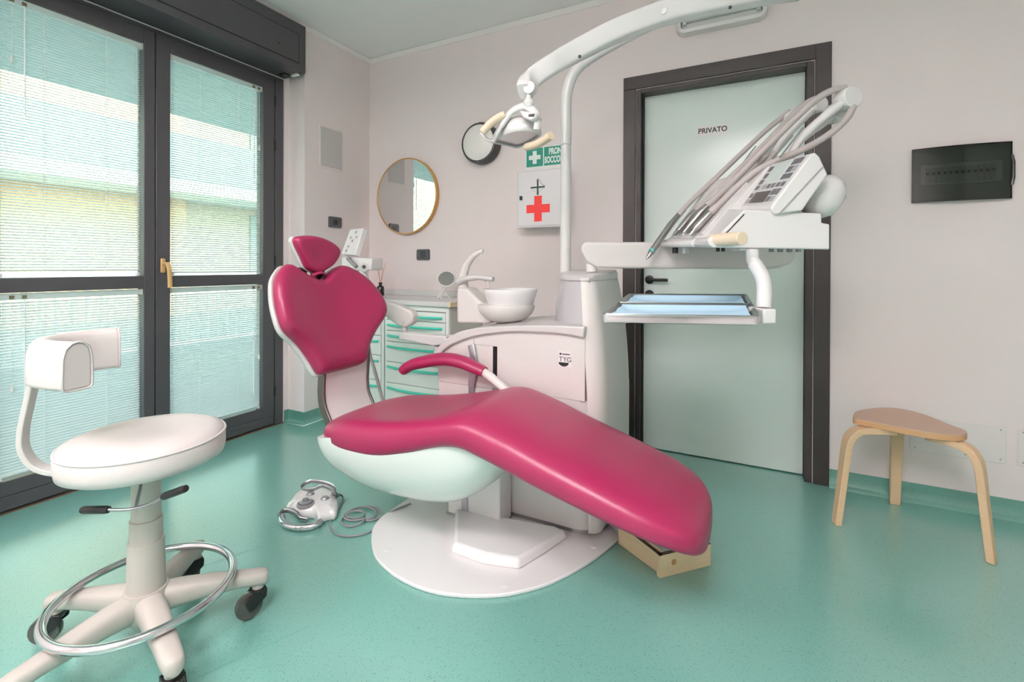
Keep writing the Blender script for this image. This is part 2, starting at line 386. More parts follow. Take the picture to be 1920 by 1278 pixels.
blind(b0, b1, 1.029, 2.272, 'long upper white venetian blind in the window door with the handle', .014, 1.93, 1.965, SLAT_TILT, 1.62)
blind(a0, a1, .14, .963, 'short lower white venetian blind behind the white stool backrest', .012, .86, .82, SLAT_TILT, .30)
blind(b0, b1, .14, .963, 'short lower white venetian blind below the gold window handle', .012, 1.93, 1.965, SLAT_TILT, .245)

# roller shutter box over the window
sb = thing('shutter_box', 'long dark grey roller shutter box above the window doors', 'shutter box', (-2.69, 1.2, 2.372))
build('casing', MB().box(-2.909, -2.694, .57, 2.138, 2.373, 2.684), ANTH, sb, bev=.003)
build('access_panel', MB().box(-2.700, -2.6915, .60, 2.083, 2.424, 2.609), ANTH, sb, bev=.001)
build('panel_gap', MB().box(-2.6945, -2.6935, .595, 2.088, 2.419, 2.613), DKGAP, sb)
build('screw', MB().lathe([(0, 0), (.006, 0), (.005, .003), (0, .003)], (-2.6915, 1.938, 2.49), (1, 0, 0), 12), BLACK, sb)
build('belt_slot', MB().box(-2.86, -2.81, 2.06, 2.12, 2.366, 2.373), BLACK, sb, bev=.002)
build('belt_bracket', MB().box(-2.80, -2.74, 2.10, 2.13, 2.360, 2.373), WHITE, sb, bev=.004)

# ------------------------------------------------------------------ what is outside the window
PLASTER = mat('sunlit_cream_plaster', (.64, .60, .52), .8); PLASTER3 = mat('grey_green_render', (.40, .49, .49), .8); PLASTER2 = mat('pale_grey_plaster', (.80, .84, .83), .8)
PAVE = mat('pale_terrace_paving', (.47, .54, .51), .8, var=.1, vscale=2)
struct('terrace', MB().box(-30, -3.1, -20, 20, -.2, -.06), PAVE)
struct('balcony_overhang', MB().box(-4.6, -3.1, -6, 8, 2.42, 2.62), PLASTER2)
bd = thing('apartment_building', 'sunlit cream building with balconies seen through the blinds', 'building', (-12, 4, -.06))
build('facade', MB().box(-16, -12, -14, 16, -.06, 9), PLASTER, bd)
for z in (2.6, 5.6):
    sl_ = build('balcony', MB().box(-12, -10.6, -2, 10, z, z+.25), PLASTER2, bd)
    build('parapet', MB().box(-10.75, -10.6, -2, 10, z+.25, z+1.2), PLASTER3, sl_)
build('gable_block', MB().box(-14, -11.9, 3.2, 6.2, -.06, 7.5), mat('warm_render', (.80, .66, .50), .8), bd)
for k in range(6):
    for z in (0.1, 3.1, 6.1):
        y = -9+k*4.2
        f_ = build('window', MB().box(-12.02, -11.95, y, y+1.5, z+.8, z+2.3), mat('far_shutter', (.45, .52, .50), .6), bd)
fn = thing('garden_fence', 'pale metal bar fence outside the window', 'fence', (-6.2, 1, -.06))
build('rail', MB().box(-6.23, -6.17, -3, 9, .95, 1.0), PLASTER2, fn); build('rail', MB().box(-6.23, -6.17, -3, 9, .12, .17), PLASTER2, fn)
fb = MB()
for k in range(100): fb.box(-6.21, -6.19, -3+k*.12, -2.98+k*.12, .12, 1.0)
build('bars', fb, PLASTER2, fn)['kind'] = 'stuff'

# ------------------------------------------------------------------ measuring helpers: a sight line met with a real plane
EYE = Vector((0, 0, CAMH))
def ray(x, y): return _r*((x-PPX)/FPX) - _u*((y-PPY)/FPX) + _f
def D(x, y, d): return EYE + ray(x, y)*d                        # point at viewing depth d
def PY(x, y, yy): r = ray(x, y); return EYE + r*(yy/r.y)        # on the plane y = yy
def PZ(x, y, z=0): r = ray(x, y); return EYE + r*((z-CAMH)/r.z) # on the level z
RV = Vector((_r.x, _r.y, 0)).normalized(); FV = Vector((_f.x, _f.y, 0)).normalized(); UP = Vector((0, 0, 1))

def sect(yc, w, zb, zt, x, n=36, p=3.2, dish=0):
    zm, h = (zb+zt)/2, (zt-zb)/2; out = []
    for k in range(n):
        a = 2*math.pi*k/n; c, s = math.cos(a), math.sin(a)
        y = w*math.copysign(abs(c)**(2/p), c); z = h*math.copysign(abs(s)**(2/p), s)
        if dish and s > 0: z -= dish*max(0, 1-(abs(y)/(.82*w))**2)*min(1, s*2)
        out.append(Vector((x, yc+y, zm+z)))
    return out
def interp(tab, n):
    """Catmull-Rom through rows of numbers"""
    m = len(tab); out = []
    for i in range(m-1):
        p0, p1, p2, p3 = tab[max(i-1, 0)], tab[i], tab[i+1], tab[min(i+2, m-1)]
        for k in range(n):
            t = k/n
            out.append([.5*(2*b+(-a+c)*t+(2*a-5*b+4*c-d)*t*t+(-a+3*b-3*c+d)*t**3) for a, b, c, d in zip(p0, p1, p2, p3)])
    out.append(list(tab[-1])); return out
def pad(outline, frame, prof, cen, wing=0, uw=1, sub=5):
    """cushion over a closed outline (u,v): rings scaled about its centre, heights along the normal"""
    base, U, V, N = frame
    pts = [(p.x, p.y) for p in spline([(u, v, 0) for u, v in outline], sub, True)]
    rings = []
    for s, h in prof:
        s = max(s, .002); r = []
        for u, v in pts:
            u2, v2 = cen[0]+(u-cen[0])*s, cen[1]+(v-cen[1])*s
            r.append(base+U*u2+V*v2+N*(h+wing*(u2/uw)**2))
        rings.append(r)
    return MB().loft(rings)

# ================================================================== DENTAL CHAIR
YC = 1.50
ch = thing('dental_chair', 'reclined raspberry pink dental chair on a white base plate', 'dental chair', (-1.0, 1.52, 0))
bp = [(-1.43, 1.56), (-1.425, 1.50), (-1.385, 1.415), (-1.27, 1.308), (-1.16, 1.262), (-1.064, 1.244), (-.96, 1.245), (-.86, 1.272), (-.754, 1.326), (-.68, 1.39), (-.612, 1.475), (-.542, 1.618), (-.497, 1.76), (-.47, 1.90), (-.47, 2.12), (-.75, 2.24), (-1.2, 2.22), (-1.40, 2.0), (-1.43, 1.72)]
bpp = [(p.x, p.y) for p in spline([(x, y, 0) for x, y in bp], 4, True)]
plate = build('base_plate', MB().prism([(x, y, 0) for x, y in bpp], (0, 0, .014)), WHITE2, ch, bev=.004, seg=2)
for x, y in ((-1.406, 1.65), (-1.261, 1.347), (-.752, 1.381), (-.553, 1.727)):
    x += .02 if x < -1.2 else 0
    build('bolt_cover', MB().lathe([(0, .013), (.0165, .013), (.0155, .0165), (0, .0175)], (x, y, 0), n=20), WHITE2, plate)
# low hooded pedestal cover
top_ = [PZ(x, y, .05) for x, y in ((853, 1016), (857, 953), (930, 965), (1040, 985), (1057, 993), (1020, 1017), (972, 1045), (910, 1036))]
bot_ = [Vector((p.x+(p.x+.88)*.06, p.y+(p.y-1.6)*.10, .0135)) for p in top_]
mid_ = [Vector((p.x+(p.x+.88)*.045, p.y+(p.y-1.6)*.06, .034)) for p in top_]
build('pedestal_cover', MB().loft([bot_, mid_, top_]), WHITE2, ch, bev=.009, seg=3, bang=25)
# lift arm between pedestal and seat shell
build('lift_column', MB().box(-1.19, -.93, 1.665, 1.768, .016, .34), WHITE2, ch, bev=.006)
build('column_foot', MB().box(-1.193, -.927, 1.661, 1.768, .0135, .022), STEEL, ch)
build('column_strip', MB().box(-1.115, -1.085, 1.659, 1.666, .024, .34), mat('satin_grey_trim', (.70, .70, .72), .3, metal=.6), ch, bev=.002)
# seat shell: deep white bowl under the cushion
tab = [(-1.572, .17, .345, .395), (-1.56, .205, .305, .405), (-1.50, .235, .243, .42), (-1.40, .245, .205, .44), (-1.30, .245, .190, .44), (-1.16, .24, .190, .47), (-1.05, .235, .200, .49), (-.96, .23, .225, .505), (-.88, .215, .275, .505), (-.82, .20, .33, .495), (-.765, .175, .40, .475), (-.75, .16, .425, .465)]
rings = []
for x, w_, zb, zt in interp(tab, 4):
    r = []
    n = 22
    for k in range(n+1):                          # belly: from the near top edge under to the far top edge
        a = math.pi+math.pi*k/n; c, s = math.cos(a), math.sin(a)
        r.append(Vector((x, YC+w_*math.copysign(abs(c)**(2/2.6), c), zt+(zt-zb)*math.copysign(abs(s)**(2/2.1), s))))
    rings.append(r)
SHELL = mat('pale_green_white_shell', (.91, .925, .91), .2, coat=.4)
build('seat_shell', MB().loft(rings), SHELL, ch, ang=60)
# one-piece seat and leg cushion
tab = [(-1.553, .06, .424, .440, 0), (-1.550, .12, .405, .452, 0), (-1.538, .18, .388, .466, .0), (-1.505, .222, .375, .482, .004), (-1.44, .246, .364, .502, .016), (-1.36, .254, .358, .516, .024), (-1.23, .256, .365, .534, .028), (-1.08, .256, .408, .560, .026), (-.98, .256, .446, .582, .018), (-.92, .256, .463, .599, .010), (-.86, .256, .466, .611, .004), (-.80, .255, .452, .608, .0), (-.68, .253, .420, .575, 0),
       (-.58, .251, .393, .540, 0), (-.42, .247, .356, .489, 0), (-.29, .240, .327, .446, 0), (-.22, .226, .312, .420, 0), (-.17, .20, .296, .397, 0), (-.14, .165, .284, .376, 0), (-.122, .115, .280, .352, 0), (-.116, .06, .288, .330, 0)]
rings = [sect(YC+.003, w_, zb, zt, x, 44, 3.0, d) for x, w_, zb, zt, d in interp(tab, 4)]
build('seat_cushion', MB().loft(rings), PINK, ch, ang=80)
build('cover_tab', MB().loft([[(-.19, 1.42, .30), (-.14, 1.45, .29), (-.135, 1.52, .30), (-.18, 1.49, .305)], [(-.165, 1.425, .262), (-.138, 1.45, .252), (-.130, 1.50, .26), (-.155, 1.475, .268)]]), PINK, ch)
# backrest
tl = math.radians(20)
BN = Vector((math.cos(tl), 0, math.sin(tl))); BV = Vector((-math.sin(tl), 0, math.cos(tl))); BU = Vector((0, 1, 0))
bb = Vector((-1.635, 1.525, .637))
bo = [(-.06, -.008), (-.118, -.005), (-.146, .004), (-.176, .067), (-.225, .142), (-.285, .20), (-.298, .267), (-.292, .341), (-.262, .425), (-.192, .487), (-.145, .472), (-.097, .446), (-.045, .424), (.006, .424), (.052, .46), (.12, .489), (.182, .462), (.245, .396), (.285, .309), (.294, .238), (.27, .189), (.21, .132), (.162, .077), (.129, .025), (.112, .0), (.05, -.006)]
cu = [(0, -.03), (.9, -.03), (.985, -.022), (1.0, -.004), (.992, .012), (.965, .027), (.91, .038), (.8, .044), (.6, .04), (.3, .034), (0, .032)]
cu = [(s, h-.036) for s, h in cu]
build('backrest_cushion', pad(bo, (bb, BU, BV, BN), cu, (0, .25), .06, .29), PINK, ch, ang=80)
sh = [(0, -.075), (.80, -.075), (.93, -.068), (1.0, -.05), (1.018, -.032), (1.012, -.022), (.97, -.018), (0, -.018)]
sh = [(s, h-.036) for s, h in sh]
build('backrest_shell', pad(bo, (bb, BU, BV, BN), sh, (0, .25), .06, .29), WHITE, ch, ang=60)
# headrest on its bracket
hb = Vector((-1.800, 1.525, 1.05)); ta = math.radians(-3)
HN = Vector((math.cos(ta), 0, math.sin(ta))); HV = Vector((-math.sin(ta), 0, math.cos(ta)))
ho = [(-.15, .150), (-.132, .166), (-.049, .174), (.036, .156), (.094, .122), (.096, .088), (.06, .041), (-.006, .006), (-.047, .007), (-.084, .028), (-.112, .074), (-.141, .122)]
hc = [(0, -.02), (.9, -.02), (.985, -.014), (1, 0), (.985, .016), (.92, .028), (.8, .034), (.5, .03), (0, .026)]
build('headrest_cushion', pad(ho, (hb, BU, HV, HN), [(s, h-.02) for s, h in hc], (-.02, .095)), PINK, ch, ang=80)
build('headrest_shell', pad(ho, (hb, BU, HV, HN), [(s, h-.02) for s, h in ((0, -.05), (.8, -.05), (.97, -.036), (1.03, -.012), (1.02, -.004), (0, -.004))], (-.02, .095)), WHITE, ch, ang=60)
hk = build('headrest_bracket', MB().box(-1.87, -1.845, 1.44, 1.475, .98, 1.08).box(-1.87, -1.845, 1.52, 1.575, .98, 1.075).box(-1.875, -1.84, 1.45, 1.56, .97, 1.02), BLACK, ch, bev=.004)
build('headrest_link', MB().cyl((-1.835, 1.50, 1.0), (-1.835, 1.50, 1.11), .014).tube(spline([(-1.80, 1.465, 1.045), (-1.785, 1.50, 1.056), (-1.80, 1.535, 1.045)], 5), .007, 10), PINK, hk)
# curved back support: two metal ribs and a glossy white panel between them
def cpath(y): return spline([(-1.700, y, .74), (-1.690, y, .66), (-1.694, y, .59), (-1.697, y, .53), (-1.686, y, .47), (-1.645, y, .40)], 5)
RIB = mat('dark_nickel_rib', (.50, .47, .46), .3, metal=.9)
for y in (1.430, 1.688):
    rb = MB(); pa = cpath(y); rg = []
    for i, p in enumerate(pa):
        t = (pa[min(i+1, len(pa)-1)]-pa[max(i-1, 0)]).normalized(); nx = Vector((t.z, 0, -t.x))
        rg.append([p-nx*.02+Vector((0, -.006, 0)), p+nx*.02+Vector((0, -.006, 0)), p+nx*.02+Vector((0, .006, 0)), p-nx*.02+Vector((0, .006, 0))])
    build('support_rib', rb.loft(rg), RIB, ch, bev=.003)
rg = []
pa = cpath(0)
for i, p in enumerate(pa):
    t = (pa[min(i+1, len(pa)-1)]-pa[max(i-1, 0)]).normalized(); nx = Vector((t.z, 0, -t.x))
    rg.append([Vector((p.x, y, p.z))+nx*o for y, o in ((1.435, .0), (1.683, .0), (1.683, -.012), (1.435, -.012))])
build('support_panel', MB().loft(rg), mat('pinkish_white_gloss_panel', (.93, .90, .90), .08, coat=1), ch, ang=30)
# armrest on the far side
YA = 1.70
ap = spline([PY(756, 694, YA), PY(772, 684, YA), PY(800, 677, YA), PY(835, 673, YA), PY(868, 679, YA), PY(893, 690, YA), PY(908, 697, YA)], 5)
nA = len(ap)
build('armrest_pad', MB().tube(ap, [.021+.012*math.sin(math.pi*min(1, max(0, (i+2)/(nA+2))))**.6 for i in range(nA)], 18, flat=(.88, 1.15), up=(0, 0, 1)), PINK, ch, ang=50)
build('armrest_post', MB().tube([PY(900, 692, YA), PY(918, 705, YA), PY(950, 731, YA-.02), (-.93, 1.66, .50)], [.016, .0195, .0205, .021], 16), OFFW, ch)

# ================================================================== DENTAL UNIT (cabinet, tower, spittoon)
un = thing('dental_unit', 'white dental unit cabinet with spittoon and tower behind the pink chair', 'dental unit', (-.95, 2.0, 0))
YU, YR = 1.775, 2.24
arc = [(-1.323, .645), (-1.300, .683), (-1.262, .714), (-1.228, .733), (-1.146, .767), (-1.049, .791), (-.924, .809), (-.806, .815), (-.694, .816), (-.605, .806)]
arcs = [(p.x, p.y) for p in spline([(x, z, 0) for x, z in arc], 4)]
DPL = mat('pinkish_white_panel', (.85, .84, .83), .14, coat=.5)
def rounded_right(z0, z1):                        # plan with a rounded front right corner, swept up
    pl = [(-1.32, YU), (-.66, YU)]+[(-.66+.12*math.sin(a), YU+.12-.12*math.cos(a)) for a in [math.pi/2*k/8 for k in range(1, 9)]]+[(-.54, YR), (-1.32, YR)]
    return MB().prism([(x, y, z0) for x, y in pl], (0, 0, z1-z0))
build('lower_body', rounded_right(.03, .55), DPL, un, bev=.002)
build('plinth_strip', rounded_right(.012, .03).xf(Matrix.Translation((0, .004, 0))), STEEL, un)
build('front_panel', MB().prism([(-1.323, YU-.002, .552), (-.605, YU-.002, .552)]+[(x, YU-.002, z) for x, z in reversed(arcs)], (0, .4, 0)), DPL, un, ang=30)
outer = [(-1.336, .655), (-1.322, .70), (-1.275, .748), (-1.20, .79), (-1.10, .815), (-.961, .832), (-.846, .842), (-.72, .850), (-.60, .852)]
outs = [(p.x, p.y) for p in spline([(x, z, 0) for x, z in outer], 5)]
rim = [(x, z) for x, z in outs]+[(x, z) for x, z in reversed(arcs)]
build('top_rim', MB().prism([(x, YU-.02, z) for x, z in rim], (0, YR-YU+.02, 0)), GREYP, un, bev=.008, seg=3, bang=50)
# panel details
build('seam', MB().box(-1.1275, -1.126, YU-.003, YU, .66, .765).box(-1.126, -1.027, YU-.003, YU, .738, .7395), MIDG, un)
build('door_slit', MB().box(-1.027, -1.006, YU-.0035, YU+.0, .60, .738), DKGAP, un)
build('grey_strip', MB().tube(spline([PY(883, 646, YU-.008), PY(887, 665, YU-.012), PY(888, 690, YU-.012), PY(884, 722, YU-.01), (-1.137, YU-.006, .50), (-1.137, YU-.006, .03)], 4), .0185, 12, flat=(.35, 1), up=(0, 1, 0)), mat('satin_grey_strip', (.70, .70, .72), .3, metal=.6), un)
build('grey_strip', MB().box(-1.03, -1.003, YU-.006, YU, .02, .56), bpy.data.materials['satin_grey_strip'], un, bev=.003)
stk = build('sticker', MB().box(-.717, -.660, YU-.0032, YU-.002, .681, .745), mat('silver_white_label', (.88, .87, .87), .3), un)
INK = mat('black_ink', (.07, .07, .075), .5)
text('sticker_text', 'TYG', .028, INK, (-.688, YU-.0034, .711), (1, 0, 0), (0, 0, 1), stk, .0002)
build('sticker_mark', MB().box(-.713, -.705, YU-.0036, YU-.0031, .729, .737).box(-.702, -.668, YU-.0036, YU-.0031, .731, .735), INK, stk)
build('sticker_swoosh', MB().prism([(-.695+.022*math.cos(a)*1.0, YU-.0036, .697+(.014*math.sin(a) if math.sin(a) < 0 else .002)) for a in [2*math.pi*k/20 for k in range(20)]], (0, .0005, 0)), INK, stk)
# right column (tower)
def colplan(xr, x0, yf, r=.11):
    return [(x0, yf), (xr-r, yf)]+[(xr-r+r*math.sin(a), yf+r-r*math.cos(a)) for a in [math.pi/2*k/10 for k in range(1, 11)]]+[(xr, YR-.05), (xr-.03, YR), (x0, YR)]
rg = []
for z, xr, x0, yf in interp([(.03, -.545, -.588, YU-.0), (.3, -.532, -.588, YU-.003), (.59, -.531, -.596, YU-.003), (.80, -.545, -.613, YU+.004), (.93, -.563, -.624, YU+.014), (1.03, -.583, -.635, YU+.03)], 4):
    rg.append([(x, y, z) for x, y in colplan(xr, x0, yf, min(.11, (xr-x0)*1.0 if xr-x0 < .11 else .11))])
build('tower_column', MB().loft(rg), OFFW, un, ang=35)
rg = []
for z, xl in interp([(.80, -.845), (.90, -.838), (.97, -.826), (1.03, -.81)], 4):
    pl = [(-.60, 1.82)]+[(-.60+(xl+.60)*math.sin(a), 2.10-.285*math.cos(a)) for a in [math.pi/2*k/12 for k in range(13)]]+[(xl, YR), (-.60, YR)]
    rg.append([(x, y, z) for x, y in pl])
build('tower_cowl', MB().loft(rg), mat('grey_cowl', (.735, .735, .745), .18, coat=.4), un, ang=35)
cp = [(-.638, 1.802), (-.60, 1.803), (-.589, 1.83), (-.581, 1.92), (-.58, 2.1), (-.60, YR+.005), (-.80, YR+.005), (-.818, 2.12)]+[(-.60-.216*math.sin(a), 2.10-.292*math.cos(a)) for a in [math.pi/2*k/8 for k in range(8, 0, -1)]]
build('tower_cap', MB().loft([[(x, y, 1.03) for x, y in cp], [(x, y, 1.042+max(0, y-1.8)*.035) for x, y in cp], [(x*.95-.035, 2.06+(y-2.06)*.92, 1.053+max(0, y-1.8)*.05) for x, y in cp]]), GREYP, un, bev=.004, seg=2)
# spittoon: glass filler horn, bracket spout, bowl and its holder
SY = 1.95
build('spittoon_base', MB().prism([PY(867, 604, SY), PY(866, 552, SY), PY(868, 538, SY), PY(886, 540, SY), PY(905, 560, SY), PY(925, 575, SY), PY(930, 604, SY)], (0, .10, 0)).xf(Matrix.Translation((0, -.05, 0))), OFFW, un, bev=.012, seg=3)
cx, cy = PY(957, 545, SY).x, SY
build('bowl_holder', MB().lathe([(0, .820), (.05, .822), (.098, .842), (.126, .870), (.136, .895), (.132, .91), (.105, .911), (0, .911)], (cx-.022, cy, 0), n=40), OFFW, un, ang=50)
build('spittoon_bowl', MB().lathe([(0, .908), (.106, .908), (.116, .935), (.124, .96), (.127, .979), (.126, .982), (.122, .980), (.115, .955), (.09, .925), (.03, .915), (0, .914)], (cx, cy, 0), n=44), WHITE2, un, ang=50)
build('bowl_arm', MB().tube(spline([PY(874, 545, SY), PY(880, 560, SY), PY(897, 578, SY), PY(925, 590, SY), PY(950, 594, SY)], 6), [.02, .024, .027, .03, .033, .035]*4+[.035], 16), OFFW, un, ang=60)
hp_ = spline([PY(872, 556, SY), PY(869, 540, SY), PY(869, 518, SY), PY(874, 499, SY), PY(884, 484, SY), PY(896, 474, SY), PY(906, 470, SY)], 6)
build('cup_filler', MB().tube(hp_, [.030-.022*(i/36)**1.1 for i in range(37)], 16).cyl(PY(902, 472, SY), PY(902, 477, SY), .006), OFFW, un, ang=60)
build('rinse_spout', MB().tube(spline([PY(860, 530, SY-.02), PY(872, 523, SY-.03), PY(895, 520, SY-.02), PY(925, 523, SY-.01)], 5), [.021]*5+[.019]*5+[.015]*6, 14, flat=(.8, 1)).tube(spline([PY(905, 523, SY-.01), PY(912, 527, SY-.01), PY(915, 533, SY-.01), PY(915.5, 538, SY-.01)], 4), .0055, 10), GREYP, un, ang=60)

# corrugated drain hose at the foot of the unit
hs = MB(); pa = spline([(-.60, 1.98, .045), (-.545, 1.925, .04), (-.50, 1.875, .036), (-.46, 1.845, .034)], 9)
hs.tube(pa, [.019+.004*(i % 2) for i in range(len(pa))], 12)
single('corrugated_hose', hs, mat('hose_grey', (.62, .62, .62), .5), 'short grey corrugated hose between unit and wooden frame', 'hose')

# ================================================================== OPERATING LIGHT on its pole
ol = thing('operating_light', 'white dental operating lamp on a bent pole and long curved arm', 'dental lamp', (-.80, 2.08, 1.06))
YP = 2.08
px0 = PY(1061, 300, YP).x
pole = [(px0, YP, 1.05), (px0, YP, 1.30), (px0, YP, 1.66)]
build('lower_pole', MB().cyl((px0, YP, 1.045), (px0, YP, 1.665), .0255, n=24), WHITE, ol)
bend = spline([(px0, YP, 1.667), (px0, YP, 1.76), PY(1061, 198, YP), PY(1063, 174, YP), PY(1069, 151, YP), PY(1080, 131, YP), PY(1097, 115, YP), PY(1121, 99, YP), PY(1150, 82, YP), PY(1200, 56, YP), PY(1250, 32, YP), PY(1330, 2, YP), PY(1420, -25, YP)], 6)
build('bent_pole', MB().tube(bend, .0262, 18), WHITE, ol, ang=60)
armc = [(983, 172), (994, 151), (1030, 125), (1060, 107), (1100, 85.5), (1150, 60.5), (1200, 40.5), (1246, 24.5), (1310, 9), (1373, -4), (1440, -16), (1500, -24)]
ar = spline([PY(x, y, 1.50+.50*i/11) for i, (x, y) in enumerate(armc)], 5)
rg = []
for i, p in enumerate(ar):
    tt = (ar[min(i+1, len(ar)-1)]-ar[max(i-1, 0)]).normalized(); sd = tt.cross(UP).normalized(); up_ = sd.cross(tt)
    R_ = .0345+.008*min(1, i/36); R_ = R_*(.86 if i == 0 else 1)
    rg.append([p+sd*(R_*.80*math.copysign(abs(math.cos(q))**.45, math.cos(q)))+up_*(R_*math.copysign(abs(math.sin(q))**.55, math.sin(q))) for q in [2*math.pi*(k+.5)/28 for k in range(28)]])
build('lamp_arm', MB().loft(rg), WHITE, ol, ang=35)
for x, y in ((1087, 106), (1369, 14)):
    build('cover_screw', MB().lathe([(0, 0), (.006, 0), (.005, .004), (0, .005)], PY(x, y, 1.5+.5*(x-984)/516-.033), (0, -1, 0), 12), BLACK, ol)
build('cover_button', MB().lathe([(0, 0), (.012, 0), (.011, .004), (0, .006)], PY(1246, 21, 1.755-.034), (-.3, -1, 0), 16), WHITE, ol)
build('pivot_cap', MB().cyl(PY(1480, -60, 2.04), PY(1480, 0, 2.04)+Vector((0, 0, .10)), .05), WHITE, ol)
LY = 1.50
hd_ = build('lamp_head', MB().tube([PY(995, 166, LY)+Vector((0, -.014, 0)), PY(995, 166, LY)+Vector((0, .014, 0))], .0215, 20).cyl(PY(993, 168, LY), PY(991, 190, LY), .009), OFFW, ol)
build('ball_joint', MB().lathe([(0, -.02), (.014, -.015), (.02, 0), (.014, .015), (0, .02)], PY(991, 194, LY), n=18), WHITE, hd_)
# shade: flattened pod, open face down
fo_ = [PZ(x, y, 1.575) for x, y in ((925, 267), (941, 255), (960, 247), (986, 245), (1012, 253), (1009, 259), (992, 270), (971, 278), (950, 274), (936, 271))]
fo_ = spline(fo_, 4, True); cen = sum(fo_, Vector())/len(fo_)
rg = []
for s, h in ((.93, .004), (.98, -.001), (1.03, .004), (1.04, .014), (1.0, .03), (.88, .05), (.65, .066), (.35, .075), (.02, .078)):
    rg.append([cen+(p-cen)*s+Vector((0, 0, h)) for p in fo_])
build('lamp_shade', MB().loft(rg, cap=False), WHITE, hd_, ang=60)
build('reflector', MB().loft([[cen+(p-cen)*s+Vector((0, 0, h)) for p in fo_] for s, h in ((.93, .009), (.7, .013), (.4, .016), (.02, .018))]), MIRROR, hd_, ang=80)
build('lens', MB().loft([[cen+(p-cen)*s+Vector((0, 0, h)) for p in fo_] for s, h in ((.945, .004), (.945, .007))]), CLEAR, hd_)
yk = build('yoke', MB().tube(spline([PY(903, 250, LY), PY(915, 262, LY), PY(926, 262, LY+.02), PY(935, 246, LY), PY(946, 226, LY), PY(962, 207, LY), PY(985, 199, LY), PY(1002, 210, LY), PY(1007, 226, LY), PY(1006, 243, LY)], 5), [.008]*8+[.011]*10+[.016]*12+[.013]*8+[.009]*8, 12, flat=(.7, 1.3)), WHITE, hd_, ang=60)
build('sensor_housing', MB().prism([PY(x, y, LY-.03) for x, y in ((972, 206), (1006, 212), (1006, 220), (994, 226), (980, 220))], (0, .05, 0)), WHITE, hd_, bev=.006)
build('sensor_window', MB().prism([PY(x, y, LY-.033) for x, y in ((991, 213.5), (1002, 213), (1001, 218), (990, 218.5))], (0, .005, 0)), BLACK, hd_, bev=.001)
build('handle_grip', MB().tube(spline([PY(946, 215, LY-.01), PY(934, 221, LY-.02), PY(919, 232, LY-.03), PY(904, 248, LY-.04)], 5), [.0145]*15+[.012], 14), CREAM, hd_, ang=60)
build('handle_grip', MB().tube(spline([PY(985, 276, LY+.06), PY(1005, 271, LY+.04), PY(1020, 263, LY+.02), PY(1033, 254, LY)], 5), [.011]+[.0145]*14+[.0145], 14), CREAM, hd_, ang=60)

# ================================================================== INSTRUMENT CONSOLE on its swing arm
ic = thing('instrument_console', 'white dental instrument console with keypad on a horizontal swing arm', 'instrument console', (-.65, 2.0, 1.06))
DA = 2.07
def armpoly(d):
    a = [D(x, y, d) for x, y in ((1090, 470), (1091, 458), (1097, 453.8), (1200, 453.6), (1350, 453.6), (1485, 454), (1494, 458), (1497, 470), (1492, 484), (1480, 495), (1458, 502.5), (1440, 504.5), (1300, 503.8), (1150, 503), (1118, 501), (1100, 490))]
    return a
build('swing_arm', MB().loft([armpoly(DA-.04), armpoly(DA+.05)]), OFFW, ic, bev=.012, seg=4, bang=50)
build('arm_pivot', MB().cyl(D(1109, 509, DA), D(1109, 495, DA), .024), WHITE, ic)
gd = (FV*math.cos(math.radians(9))-RV*math.sin(math.radians(9))); DC = 1.50; DM = 1.73; DF = 2.02
tiltup = UP*.008
# ramp block under the instruments
rA = [D(x, y, DM) for x, y in ((1300, 463), (1296, 459), (1297, 452), (1304, 447), (1322, 446), (1440, 313), (1452, 307), (1475, 318), (1510, 372), (1510, 463))]
rB = [D(x, y, DF) for x, y in ((1241, 464), (1238, 460), (1239, 455), (1244, 450), (1254, 447), (1330, 343), (1340, 338), (1365, 345), (1420, 380), (1420, 464))]
build('ramp_block', MB().loft([rA, rB]), WHITE, ic, bev=.005, seg=3)
for k in range(5):
    u = .16+.17*k; o_ = (rA[4]*(1-u)+rB[4]*u); e_ = (rA[5]*(1-u)+rB[5]*u); rd = (e_-o_); rn = rd.cross(rB[4]-rA[4]).normalized(); rn = rn if rn.z > 0 else -rn
    build('instrument_rest', MB().obox(o_+rd*.42+rn*.002, rd*.38, (rB[4]-rA[4])*.06, rn*.006), GREYP, ic, bev=.004, seg=2)
# near cheek that carries the keypad
side = [D(x, y, DC) for x, y in ((1337, 464), (1329, 459), (1327, 449), (1333, 443), (1350, 438), (1396, 393), (1460, 396), (1541, 400), (1541, 418), (1556, 420), (1556, 468))]
far_ = [D(x, y, DM+.02) for x, y in ((1302, 463), (1297, 459), (1298, 452), (1304, 447), (1322, 444), (1366, 392), (1440, 396), (1480, 400), (1480, 418), (1490, 420), (1490, 464))]
build('console_body', MB().loft([side, far_]), WHITE, ic, bev=.005, seg=3)
build('console_seam', MB().prism([D(x, y, DC-.002) for x, y in ((1361, 437), (1395, 401), (1396.5, 401.5), (1362.5, 437.5))], gd*.004), DKGAP, ic)
gr = build('console_handle', MB().cyl(D(1334, 450.5, 1.535), D(1392, 446.5, 1.40), .0205, n=28), CREAM, ic, bev=.002)
